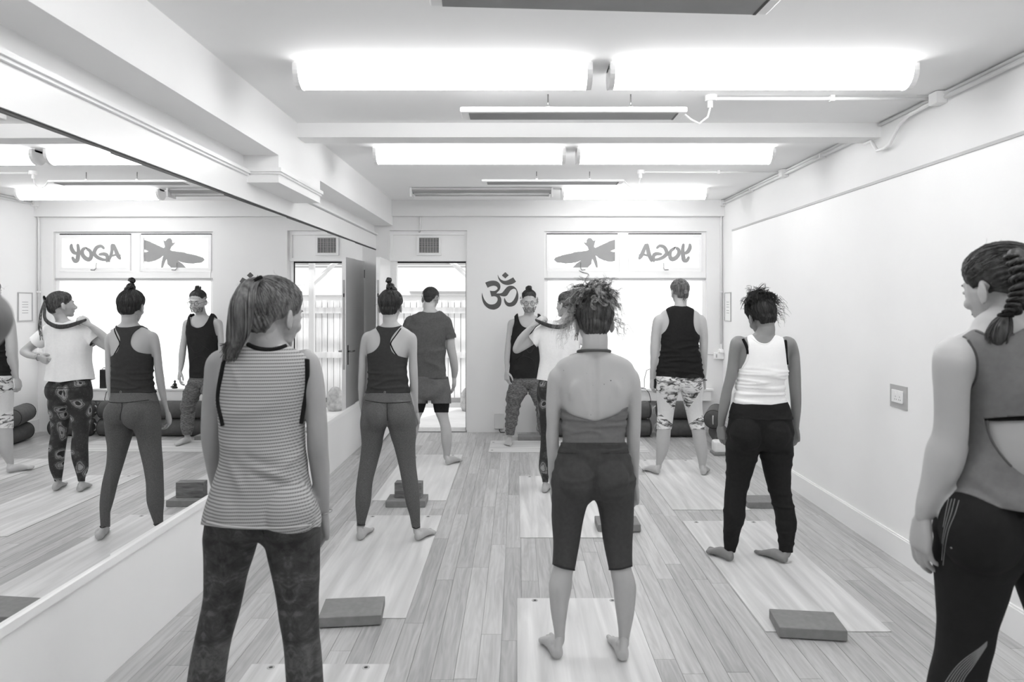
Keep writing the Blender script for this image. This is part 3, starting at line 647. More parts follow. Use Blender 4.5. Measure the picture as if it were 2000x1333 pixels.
def clip(V, Q, f):
    """keep the part of the surface where f > 0, cut exactly along f = 0"""
    T = tris(Q); s = f > 0; c = s[T].sum(1)
    keep = T[c == 3]; newV = [V]; extra = []; cache = {}; nv = len(V); add = []
    def cut(a, b):
        k = (a, b) if a < b else (b, a)
        if k in cache: return cache[k]
        t = f[a]/(f[a]-f[b]); t = min(max(t, 0.02), 0.98); add.append(V[a]+(V[b]-V[a])*t); cache[k] = nv+len(add)-1; return cache[k]
    for t in T[(c == 1) | (c == 2)].tolist():
        if sum(s[i] for i in t) == 1:
            while not s[t[0]]: t = t[1:]+t[:1]
            extra.append([t[0], cut(t[0], t[1]), cut(t[0], t[2])])
        else:
            while s[t[0]]: t = t[1:]+t[:1]
            a, b = cut(t[1], t[0]), cut(t[2], t[0]); extra += [[t[1], t[2], a], [t[2], b, a]]
    T2 = np.vstack([keep]+([np.array(extra)] if extra else [])).astype(np.int64)
    V2 = np.vstack([V]+([np.array(add)] if add else []))
    used = np.unique(T2); mp = -np.ones(len(V2), dtype=np.int64); mp[used] = np.arange(len(used))
    return V2[used], mp[T2]
def sdf(P, poly):
    """signed distance (inside > 0) of points P (n,2) to a polygon, in pixels"""
    A = np.array(poly, float); B = np.roll(A, -1, axis=0); d = np.full(len(P), 1e9); ins = np.zeros(len(P), bool)
    for a, b in zip(A, B):
        ab = b-a; ap = P-a; L = max((ab**2).sum(), 1e-9); t = np.clip((ap @ ab)/L, 0, 1); q = ap-t[:, None]*ab
        d = np.minimum(d, np.sqrt((q**2).sum(1)))
        c = ((a[1] > P[:, 1]) != (b[1] > P[:, 1])); xi = a[0]+(P[:, 1]-a[1])*(b[0]-a[0])/(b[1]-a[1] if b[1] != a[1] else 1e-9); ins ^= c & (P[:, 0] < xi)
    return np.where(ins, d, -d)
def pix(V, d): return np.stack([CX+V[:, 0]*F/V[:, 1], CY-(V[:, 2]-EYE)*F/V[:, 1]], 1)   # outlines measured in the picture, on the real surface
def sm(x, a, b): t = np.clip((x-a)/(b-a), 0, 1); return t*t*(3-2*t)
def wrinkle(V, amp, fx, fz, seed=0, thr=0.0):
    """soft cloth folds: ridged noise, elongated where fx and fz differ"""
    out = np.empty(len(V))
    for i, p in enumerate(V):
        a = noise.noise(Vector((p[0]*fx+seed, p[1]*fx*0.6, p[2]*fz))); out[i] = 1-2*abs(a)*1.7
    return np.clip(out+0.25, 0, 1.25)*amp*0.9

# ------------------------------------------------------------------ body pieces
def hand(w, D, Np, T, L=0.178, curl=0.5, spread=0.0, thumb=0.6, r=1.0):
    """w wrist, D towards the fingers, Np the way the palm faces, T towards the thumb"""
    D = Vector(D).normalized(); Np = Vector(Np); Np = (Np-D*Np.dot(D)).normalized(); s = 1 if Vector(T).dot(D.cross(Np)) > 0 else -1; T = D.cross(Np)*s
    w = Vector(w); k = L/0.178; out = []
    def ring(c, a, b): return ellring(c, a, b, 16, 2.5, tuple(T), tuple(Np))
    out.append(loft([ring(w-D*0.035*k, 0.021*k*r, 0.019*k*r), ring(w-D*0.01*k, 0.024*k*r, 0.018*k*r), ring(w+D*0.02*k+T*0.001, 0.032*k, 0.0165*k), ring(w+D*0.05*k, 0.039*k, 0.0155*k), ring(w+D*0.08*k, 0.040*k, 0.0135*k), ring(w+D*0.093*k, 0.036*k, 0.010*k)]))
    fl_ = [(0.0285, 0.084, (0.040, 0.024, 0.020), 0.0085, 0.05), (0.0095, 0.089, (0.044, 0.027, 0.021), 0.0088, 0.015), (-0.0095, 0.086, (0.040, 0.025, 0.020), 0.0083, -0.02), (-0.0275, 0.077, (0.032, 0.019, 0.018), 0.0074, -0.06)]
    for i, (off, st, seg, rad, sp) in enumerate(fl_):
        p = w+D*(st-0.012)*k+T*off*k; P = [p]; a = curl*(0.12+0.05*i); d = (D+T*(sp*0.6+spread*sp*3)).normalized()
        for j, sg in enumerate(seg):
            a += curl*(0.38, 0.75, 0.5)[j]*(1+0.08*i); P.append(P[-1]+(d*math.cos(a)+Np*math.sin(a))*(sg+(0.012 if j == 0 else 0))*k)
        out.append(limb(P, [rad*1.08*k, rad*1.0*k, rad*0.92*k, rad*0.72*k], 10))
    p = w+D*0.018*k+T*0.020*k; d1 = (D*0.75+T*thumb+Np*0.35).normalized(); d2 = (D*0.93+T*thumb*0.35+Np*0.35).normalized()
    out.append(limb([p, p+d1*0.042*k, p+d1*0.042*k+d2*0.032*k, p+d1*0.042*k+d2*0.032*k+(D+Np*0.3).normalized()*0.024*k], [0.0145*k, 0.0115*k, 0.0098*k, 0.0078*k], 10))
    return out
def foot(heel, ang, L=0.235, ank=None, ra=0.036, side=1):
    """heel: point on the floor at the back of the heel; ang: direction the toes point (0 = +Y, positive = towards -X)"""
    u = Vector((-math.sin(ang), math.cos(ang), 0)); v = Vector((math.cos(ang), math.sin(ang), 0))*side  # v: outer side
    h = Vector(heel); k = L/0.24; out = []
    def ring(s, a, b, z, off=0): return ellring(h+u*s*k+v*off*k+Vector((0, 0, z*k)), a*k, b*k, 16, 2.3, tuple(v), (0, 0, 1))
    out.append(loft([ring(0.003, .014, .016, .024), ring(.012, .026, .024, .027), ring(.035, .031, .029, .031), ring(.07, .031, .032, .036), ring(.105, .033, .029, .034), ring(.14, .040, .022, .026), ring(.172, .045, .0155, .0175), ring(.19, .043, .012, .0135)]))
    for i, (o_, l, r) in enumerate(((-.031, .044, .0125), (-.010, .042, .0095), (.008, .037, .009), (.024, .031, .0085), (.037, .024, .0085))):
        b = h+u*(.178-.006*i)*k+v*o_*k+Vector((0, 0, .012*k))
        out.append(limb([b, b+u*l*0.55*k+Vector((0, 0, .003*k)), b+u*l*k-Vector((0, 0, .0015*k))], [r*1.0*k, r*.92*k, r*.95*k], 10))
    if ank is not None:
        a = Vector(ank); base = h+u*0.048*k+Vector((0, 0, 0.035*k))
        out.append(limb([a+Vector((0, 0, .05)), a, a*0.45+base*0.55, base], [ra*1.02, ra, ra*0.95, ra*0.92], 16))
        for sg in (-1, 1): out.append(ell(a*0.35+base*0.65+v*sg*ra*0.72+Vector((0, 0, .012)), (.013, .014, .016)))
        out.append(limb([a-u*ra*0.35+Vector((0, 0, .03)), h+u*0.018*k+Vector((0, 0, 0.035*k))], [ra*0.62, 0.020*k], 12))
    return out
def Rm(yaw, pitch=0, roll=0):
    return Matrix.Rotation(yaw, 3, 'Z') @ Matrix.Rotation(pitch, 3, 'X') @ Matrix.Rotation(roll, 3, 'Y')
class Head:
    """c centre of the skull, yaw 0 looks to +Y (away from the camera), pitch < 0 looks down"""
    def __init__(s, c, yaw=0, pitch=0, roll=0, k=1.0): s.c = Vector(c); s.M = Rm(yaw, pitch, roll); s.k = k
    def P(s, x, y, z): return s.c+s.M @ (Vector((x, y, z))*s.k)
    def E(s, c, r): return ell(s.P(*c), tuple(q*s.k for q in r), s.M)
    def D(s, x, y, z): return s.M @ Vector((x, y, z))
    def parts(s, male=False):
        j = 1.08 if male else 1.0
        L = [s.E((0, -.010, .030), (.073, .093, .080)), s.E((0, .020, -.005), (.066, .070, .080)), s.E((0, .030, -.045), (.050*j, .055, .055)), s.E((0, .056, -.088), (.026*j, .024, .018)), s.E((0, .030, -.070), (.045*j, .045, .030)),
             s.E((0, -.045, -.035), (.052, .045, .050)), s.E((0, .070, .022), (.044, .020, .014)),
             s.E((0, .074, -.056), (.024, .014, .008)), s.E((0, .073, -.066), (.022, .013, .008)), s.E((-.032, .058, -.030), (.022, .022, .022)), s.E((.032, .058, -.030), (.022, .022, .022))]
        L.append(limb([s.P(0, .080, .014), s.P(0, .093, -.012), s.P(0, .103, -.030), s.P(0, .090, -.040)], [.007*s.k, .0085*s.k, .0115*s.k, .009*s.k], 10))
        for q in (-1, 1):
            L.append(s.E((q*.011, .092, -.037), (.007, .009, .006)))
            eM = s.M @ Matrix.Rotation(q*0.45, 3, 'Z') @ Matrix.Rotation(-0.15, 3, 'X')
            L.append(ell(s.P(q*.0765, -.010, -.010), (.0065*s.k, .0175*s.k, .031*s.k), eM)); L.append(ell(s.P(q*.074, -.003, -.032), (.006*s.k, .010*s.k, .012*s.k), eM)); L.append(s.E((q*.070, -.002, -.012), (.010, .012, .020)))
        return L
    def neck(s, base, r0, r1):
        return limb([Vector(base), s.P(0, -.030, -.105)*0.5+Vector(base)*0.5, s.P(0, -.026, -.075), s.P(0, -.015, -.02)], [r0, r1, r1, r1*0.95], 18)
    def face(s, root, brow=0.3, ez=.0050):
        for q in (-1, 1):
            e = obj('eye', *s.E((q*.0305, .0755, .002), (.0115, .0085, ez)), M_eye, root, True)
            obj('iris', *s.E((q*.0305, .0825, .001), (.0050, .0020, ez*.8)), M_dark, e, True)
            obj('eyebrow', *tube([s.P(q*.015, .0875, .019), s.P(q*.030, .0845, .024), s.P(q*.046, .073, .020)], [.0020*s.k, .0026*s.k, .0012*s.k], 6), mat(brow, 0.8, name='brow hair'), root, True)
        obj('lips', *join(tube([s.P(-.021, .078, -.060), s.P(-.010, .0845, -.0575), s.P(0, .0850, -.0585), s.P(.010, .0845, -.0575), s.P(.021, .078, -.060)], [.001*s.k, .0030*s.k, .0026*s.k, .0030*s.k, .001*s.k], 8),
            tube([s.P(-.020, .080, -.0615), s.P(0, .0835, -.0650), s.P(.020, .080, -.0615)], [.001*s.k, .0036*s.k, .001*s.k], 8)), M_lip, root, True)
M_eye = mat(0.72, 0.25, 0.01, name='eye white'); M_lip = mat(0.50, 0.5, 0.02, name='lips')

# ------------------------------------------------------------------ hair
def hair_mat(lo, hi, name='hair', scale=(90, 90, 12)):
    key = ('hair', lo, hi, scale)
    if key in MC: return MC[key]
    m, nt, b = base_mat(name); n = N(nt, 'ShaderNodeTexNoise'); n.inputs['Scale'].default_value = 1; n.inputs['Detail'].default_value = 5
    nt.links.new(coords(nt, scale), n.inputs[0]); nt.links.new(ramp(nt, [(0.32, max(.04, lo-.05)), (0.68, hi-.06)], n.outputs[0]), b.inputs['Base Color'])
    b.inputs['Roughness'].default_value = 0.45; b.inputs['Specular IOR Level'].default_value = 0.4; MC[key] = m; return m
def cap(H, knot, hl=(0.0, 0.82), grow=0.011, groove=0.0022, nk=46, low=-0.088, back=0.0):
    """hair lying on the skull, combed towards direction `knot` (head local); hairline z = hl0 + hl1*y"""
    I = Head((0, 0, 0)); P, Q = solid([I.E((0, -.010, .030), (.0745, .0945, .0815)), I.E((0, -.030, -.020), (.064, .066, .062)), I.E((0, .015, .0), (.070, .070, .070)), limb([(0, -.015, -.02), (0, -.026, -.075), (0, -.035, -.12)], [.052, .050, .050], 18)], 0.0042, 3)
    kn = Vector(knot).normalized(); a_ = Vector((1, 0, 0)); a_ = (a_-kn*a_.dot(kn)).normalized(); b_ = kn.cross(a_)
    N0 = normals(P, Q); q = P-np.array([0, -.010, .020]); ph = np.arctan2(q @ np.array(b_), q @ np.array(a_)); ct = (q @ np.array(kn))/np.linalg.norm(q, axis=1); st = np.sqrt(1-np.clip(ct, -1, 1)**2)
    x, y, z = P.T
    f = z-(hl[0]+hl[1]*y)-0.003*np.sin(ph*17+3*np.sin(ph*5))
    f = np.minimum(f, z-low-20*x*x-0.003*np.sin(x*330))
    g = 0.22*sm(f, 0, .004)+0.78*sm(f, 0.0, 0.055)
    w_ = (np.sin(nk*ph+1.3*np.sin(ph*7)+0.8*np.sin(ct*5))*groove+np.sin(nk*2.1*ph+1.1)*groove*0.3)*np.clip(st, 0, 1)**0.7*sm(f, 0, .03)
    P2 = P+N0*(grow*g+w_)[:, None]; V3, T3 = clip(P2, Q, f); H.cb = BVHTree.FromPolygons(P2.tolist(), tris(Q).tolist()); H.hair_edge = (hl, low)
    M = np.array(H.M); V3 = (V3*H.k) @ M.T+np.array(H.c)
    return V3.tolist(), T3.tolist()
def combed(H, knot, kp, N_=160, hl=(0.0, 0.82), grow=0.012, r=0.0014, low=-0.07, rs=5, wob=0.003):
    """strands lying on the cap (call after cap) and running to the knot point kp (head local)"""
    rr = random.Random(rs); out = []; C0 = Vector((0, -.012, .0)); kn = (Vector(kp)-C0).normalized(); hl, low = H.hair_edge
    for _ in range(N_*6):
        if len(out) >= N_: break
        d = Vector((rr.gauss(0, 1), rr.gauss(0, 1), rr.gauss(0, 1))).normalized(); h = H.cb.ray_cast(C0, d)
        if h[0] is None: continue
        p = h[0]; f = min(p.z-(hl[0]+hl[1]*p.y), p.z-low-20*p.x*p.x)
        if f < 0.002 or d.dot(kn) > 0.88: continue
        P = []; K = 9; ax = Vector((rr.uniform(-1, 1), rr.uniform(-1, 1), rr.uniform(-1, 1)))*0.10; lf = rr.uniform(0, 1)
        for i in range(K):
            t = i/(K-1); dd = (d*(1-t)+kn*t+ax*math.sin(t*PI)).normalized(); h = H.cb.ray_cast(C0, dd)
            if h[0] is None: break
            P.append(h[0]+dd*(wob*math.sin(t*PI)*lf))
        if len(P) < K: continue
        P[-1] = P[-1]*0.4+Vector(kp)*0.6
        out.append(tube([H.P(*q) for q in P], [r*0.25*H.k]+[r*H.k]*(K-2)+[r*H.k], 4, False))
    return out
def lock(p0, d0, L, rc, turns, rr, grav=0.5, n=18, m=6, r=0.0009, w_=0.0035):
    """a curly lock: several fine hairs sharing one helix"""
    d0 = Vector(d0).normalized(); a = Vector((rr.uniform(-1, 1), rr.uniform(-1, 1), rr.uniform(-1, 1))); a = (a-d0*a.dot(d0)).normalized(); b = d0.cross(a); ph = rr.uniform(0, 6.28); c = Vector(p0); C = []
    for i in range(n):
        t = i/(n-1); c = c+(d0+Vector((0, 0, -grav*2.2*t))).normalized()*L/(n-1); q = rc*min(1, t*2.5+0.25)
        C.append(c+(a*math.cos(ph+turns*6.28*t)+b*math.sin(ph+turns*6.28*t))*q)
    out = []
    for j in range(m):
        o = Vector((rr.gauss(0, 1), rr.gauss(0, 1), rr.gauss(0, 1)))*w_*0.6; o2 = Vector((rr.gauss(0, 1), rr.gauss(0, 1), rr.gauss(0, 1)))*w_*1.3
        out.append(tube([C[i]+o*(1-i/n)+o2*(i/n) for i in range(n)], [r*(1-0.6*i/n) for i in range(n)], 3, False))
    return join(*out)
def strand(P, R, H=None, n=5): return tube([H.P(*p) if H else p for p in P], R, n, False)
def curl(p0, d0, L, rc, turns, r, rr, grav=0.5, n=26, world=True):
    """one springy curl"""
    d0 = Vector(d0).normalized(); a = Vector((rr.uniform(-1, 1), rr.uniform(-1, 1), rr.uniform(-1, 1))); a = (a-d0*a.dot(d0)).normalized(); b = d0.cross(a); P = []; ph = rr.uniform(0, 6.28); c = Vector(p0)
    for i in range(n):
        t = i/(n-1); c = c+(d0+Vector((0, 0, -grav*2.2*t))).normalized()*L/(n-1); q = rc*min(1, t*3+0.2)
        P.append(c+(a*math.cos(ph+turns*6.28*t)+b*math.sin(ph+turns*6.28*t))*q)
    return tube(P, [r*(1-0.75*i/(n-1)) for i in range(n)], 4, False)
def bun(H, c, R, rs=3, nr=7, sq=0.8, r=0.010):
    """a knot of twisted hair ropes"""
    rr = random.Random(rs); out = [H.E(c, (R*0.8, R*0.8, R*0.7*sq))]; c = Vector(c)
    for k in range(nr):
        ax = Vector((rr.uniform(-1, 1), rr.uniform(-1, 1), rr.uniform(-.4, 1))).normalized(); a = Vector((1, .2, 0)); a = (a-ax*a.dot(ax)).normalized(); b = ax.cross(a); P = []
        ph = rr.uniform(0, 6.28); sp = rr.uniform(3.0, 4.6)
        for i in range(14):
            t = i/13; P.append(H.P(*(c+(a*math.cos(ph+sp*t)+b*math.sin(ph+sp*t))*R*(0.75+0.12*math.sin(t*5))+ax*R*(t-0.5)*0.5)))
        for j in range(3):
            off = Vector((rr.uniform(-1, 1), rr.uniform(-1, 1), rr.uniform(-1, 1)))*r*0.5*H.k
            out.append(tube([p+off for p in P], [r*0.55*H.k*(0.5+math.sin(PI*i/13)*0.6) for i in range(14)], 6, False))
    return out
def flyaways(H, N_, Lmax, rs, z0=-0.05, r=0.0006, knot=None):
    rr = random.Random(rs); out = []
    for _ in range(N_):
        a = rr.uniform(0, 6.28); z = rr.uniform(z0, 0.11); q = math.sqrt(max(0.05, 1-((z-.03)/.088)**2)); p = Vector((.080*q*math.cos(a), -.010+.10*q*math.sin(a), z))
        if p.y > 0.03 and z < 0.05: continue
        d = (p-Vector((0, -.01, .02))).normalized()+Vector((rr.uniform(-1, 1), rr.uniform(-1, 1), rr.uniform(-.6, 1)))*0.8
        out.append(curl(H.P(*p), H.D(*d), rr.uniform(0.3, 1)*Lmax, 0.006, rr.uniform(0.3, 1.2), r, rr, 0.3, 10))
    return out

# ------------------------------------------------------------------ a person from measured outlines
NP = [0]
class Person:
    def __init__(s, d, label, skin, vox=0.0075, mirror=1):
        s.d = d; s.label = label; s.skin = skin; s.vox = vox; s.tor = []; s.legs = []; s.arms = []; s.fine = []; s.extra = []; s.root = None; s.chest = []; s.cr = None
    def rows(s, R, d=None, e=2.2, dz=0.0):
        """R: (py, xl, xr, b[, yoff]) -> world ring rows"""
        d = d or s.d; out = []
        for r in R:
            b = r[3]; yo = r[4] if len(r) > 4 else 0.0
            out.append((FX((r[1]+r[2])/2, d), d+yo, FZ(r[0], d), (r[2]-r[1])/2*d/F, b))
        return sorted(out, key=lambda q: q[2])
    def torso(s, T, gy=None, e=2.25):
        R = []
        for r in T:
            q = 0 if gy is None else math.exp(-(((r[0]-gy)*s.d/F)/0.085)**2)
            R.append((r[0], r[1], r[2], r[3]*(1-0.15*q), (r[4] if len(r) > 4 else 0)+0.018*q))
        if s.cr:
            cx_, cy_ = s.cr; k_ = s.d/F; last = [r for r in R if r[0] <= cy_-0.012/k_]; w_ = last[-1]; q = (w_[2]-w_[1])
            R = last+[(cy_-0.003/k_, w_[1]+.13*q, w_[2]-.13*q, w_[3]*.86, w_[4]), (cy_+0.006/k_, cx_-.18*q, cx_+.18*q, w_[3]*.60, w_[4])]
        s.tor.append(hloft(s.rows(R), e))
    def legrows(s, R, heel, k=1.04, back=0.012):
        dh = F*EYE/(heel[1]-CY)+0.055; y0, y1 = R[0][0], R[-1][0]; out = []
        for py, xl, xr in R:
            t = (py-y0)/(y1-y0); d = s.d+(dh-s.d)*t; a = (xr-xl)/2*d/F
            out.append((FX((xl+xr)/2, d), d+0.018*math.sin(PI*min(1, t*1.9))-back*math.sin(PI*max(0, t*2-1)), FZ(py, d), a, a*k))
        return sorted(out, key=lambda q: q[2]), dh
    def arch(s, R, side):
        if not s.cr: return R
        cx_, cy_ = s.cr; R = [r for r in R if r[0] > cy_+2]
        return [(cy_, R[0][1], cx_+1) if side < 0 else (cy_, cx_-1, R[0][2])]+R
    def add_leg(s, R, heel, ang, side, L=0.235, hipx=None):
        R = s.arch(R, side)
        rows, dh = s.legrows(R, heel); top = rows[-1]
        up = (top[0]*0.75+FX(hipx or CX, s.d)*0.25 if hipx else top[0], s.d, top[2]+0.10, top[3]*0.86, top[4]*0.86)
        s.legs.append(hloft(rows+[up], 2.1, 22))
        an = rows[0]; H = Vector((FX(heel[0], dh-0.055), dh-0.055, 0.009))
        s.fine += foot(H, ang, L, (an[0], an[1], an[2]), (an[3]+an[4])/2*0.98, side)
    def add_leg_free(s, R, side, heelpt, ang, L=0.235, dd=0.0):
        """leg whose foot lies outside the picture: heelpt in world coordinates"""
        R = s.arch(R, side)
        rows = [(FX((xl+xr)/2, s.d), s.d+dd, FZ(py, s.d), (xr-xl)/2*s.d/F, (xr-xl)/2*s.d/F*1.04) for py, xl, xr in R]; rows.sort(key=lambda q: q[2])
        top = rows[-1]; s.legs.append(hloft(rows+[(top[0], top[1], top[2]+0.1, top[3]*.86, top[4]*.86)], 2.1, 22)); an = rows[0]
        s.fine += foot(Vector(heelpt), ang, L, (an[0], an[1], an[2]), (an[3]+an[4])/2, side)
    def add_arm(s, R, fwd=0.06, d0=0.0, hand_kw=None, sh=None):
        """R: (py, xl, xr) shoulder -> wrist"""
        P = []; Rr = []; n = len(R)
        for i, (py, xl, xr) in enumerate(R):
            t = i/(n-1); d = s.d+d0+fwd*t*t; P.append(W((xl+xr)/2, py, d)); Rr.append((xr-xl)/2*d/F)
        if sh is not None: P = [W(sh[0], sh[1], s.d)]+P; Rr = [sh[2]*s.d/F]+Rr
        s.arms.append(limb(P, Rr, 18)); s.wrist = P[-1]; s.wdir = (P[-1]-P[-2]).normalized()
        if hand_kw is not None:
            kw = dict(hand_kw); s.fine += hand(P[-1]+s.wdir*0.0, kw.pop('D', s.wdir), kw.pop('N'), kw.pop('T'), r=max(0.75, Rr[-1]/0.024), **kw)
    def build(s, head, neck, male=False, glutes=None, bust=None, smooth=8):
        """neck: (px, py, r0, r1)"""
        s.H = head; V0 = []
        ft = min(p[2] for v, f in s.fine for p in v) if s.fine else 0
        allx = [p for v, f in s.fine for p in v if p[2] < 0.12]
        cx_ = sum(p[0] for p in allx)/max(1, len(allx)) if allx else 0; cy_ = sum(p[1] for p in allx)/max(1, len(allx)) if allx else s.d
        s.root = empty('person', (cx_, cy_, 0), s.label, 'person'); NP[0] += 1
        s.soft = []
        if glutes:
            for gx, gy, r in glutes: s.soft.append(ell(W(gx, gy, s.d-0.054), (r*.93, r*0.88, r*1.12)))
        if bust:
            for gx, gy, r in bust: s.soft.append(ell(W(gx, gy, s.d+bust_off(s)), (r, r*0.8, r)))
        if s.legs: s.low = solid(s.tor+s.legs+s.soft, 0.0065 if s.d < 5.5 else 0.0078, 8); s.lowb = BVHTree.FromPolygons(s.low[0].tolist(), s.low[1].tolist())
        nk = head.neck(W(neck[0], neck[1], s.d+0.005), neck[2], neck[3]); s.neckp = nk
        Vb, Qb = solid(s.tor+s.legs+s.arms+s.soft+[nk, head.E((0, -.010, .0), (.050, .055, .055))], s.vox, smooth)
        if getattr(s, 'post', None): Vb = s.post(Vb)
        if s.fine:
            Vf, Qf = solid(s.fine, 0.0037 if s.d < 3.5 else 0.0044, 2)
        else: Vf, Qf = np.zeros((0, 3)), np.zeros((0, 4), int)
        hv, hq = solid(head.parts(male)+[limb([head.P(0, -.015, -.03), head.P(0, -.026, -.070), head.P(0, -.028, -.085)], [neck[3]*0.95, neck[3]*0.99, neck[3]*0.93], 18)], (0.0038 if s.d < 3.5 else 0.0046) if not getattr(s, 'hd', None) else s.hd, 2)
        n1 = len(Vb); n2 = len(Vf)
        V = np.vstack([Vb, Vf, hv]); Q = np.vstack([tris(Qb), tris(Qf)+n1, tris(hq)+n1+n2]) if n2 else np.vstack([tris(Qb), tris(hq)+n1])
        # faces stay quads where they are quads
        Fl = Qb.tolist()+(Qf+n1).tolist()+(hq+n1+n2).tolist()
        s.body = obj('body', V, Fl, s.skin, s.root, True)
        s.bvh = BVHTree.FromPolygons(Vb.tolist(), Qb.tolist())
        return s
    def cloth(s, parts, name, m, poly=None, field=None, off=0.004, disp=None, vox=0.007, smooth=3, th=0.002, keep=None, parent=None, label=None, base=None, fit=None):
        V, Q = base if base is not None else solid(parts, vox, smooth)
        if base is None: s.last = (V, Q)
        nr = normals(V, Q); o = off(V) if callable(off) else off
        V2 = V+nr*(o if np.ndim(o) == 0 else o[:, None])
        if disp is not None: V2 = V2+nr*disp(V)[:, None]
        if fit:
            bv_ = s.lowb if fit == 'low' else s.bvh
            for it in range(2):
                for i, p in enumerate(V2):
                    h = bv_.find_nearest(Vector(p), 0.10)
                    if h[0] is not None:
                        dd = (Vector(p)-h[0]).dot(h[1])
                        if dd < 0.005: V2[i] = np.array(h[0]+h[1]*0.0055)
                if it == 0: V2 = relax(V2, Q, 2, 0.5)
        f = np.full(len(V), 1.0)
        if poly is not None: f = sdf(pix(V, s.d), poly)
        if field is not None: f = np.minimum(f, field(V)) if poly is not None else field(V)
        V3, T3 = clip(V2, Q, f)
        if len(T3) == 0: print('EMPTY CLOTH', name, s.label); return None
        ob = obj(name, V3, T3, m, parent or s.root, True)
        if label: ob['label'] = label
        if th:
            md = ob.modifiers.new('thickness', 'SOLIDIFY'); md.thickness = th if base is None else 0.005; md.offset = -1; md.use_rim_only = base is not None; md.use_even_offset = False
        s.bv = BVHTree.FromPolygons(V2.tolist(), tris(Q).tolist())
        return ob
    def line(s, pts, name, m, w_=0.002, bv=None, parent=None, n=10, lift=0.0, label=None, rad=None):
        """a seam, strap or stripe lying on the surface seen at these picture points"""
        bv = bv or s.bv; A = smooth_rows([list(p) for p in pts], n); P = []
        for a in A:
            dr = W(a[0], a[1], 1.0)-Vector((0, 0, EYE)); h = bv.ray_cast(Vector((0, 0, EYE)), dr.normalized())
            if h[0] is None: h = bv.find_nearest(W(a[0], a[1], s.d-0.03), 0.05)
            if h[0] is not None and (not P or (h[0]-P[-1]).length < 0.12): P.append(h[0]-dr.normalized()*lift)
        if len(P) < 2: print('no line', name); return None
        return obj(name, *tube(P, w_, 6), m, parent or s.root, True)
def bust_off(s): return 0.055
# ================================================================== THE PEOPLE
def skin(v): return mat(v, 0.55, 0.015, (8, 8, 8), 0.10, (350, 350, 350), 0.35, sss=0.0, name='skin')
def knit(v, var=0.012, sc=(60, 60, 60), rough=0.85): return mat(v, rough, var, sc, 0.25, (600, 600, 600), 0.2, name='jersey')
def heather(lo, hi, sc):
    m, nt, b = base_mat('heathered jersey'); n = N(nt, 'ShaderNodeTexNoise'); n.inputs['Scale'].default_value = 1; n.inputs['Detail'].default_value = 5
    nt.links.new(coords(nt, sc), n.inputs[0]); nt.links.new(ramp(nt, [(0.35, lo), (0.65, hi)], n.outputs[0]), b.inputs['Base Color']); b.inputs['Roughness'].default_value = 0.9; b.inputs['Specular IOR Level'].default_value = 0.2
    return m
def band(m_, *a): return a
BIG = 4000

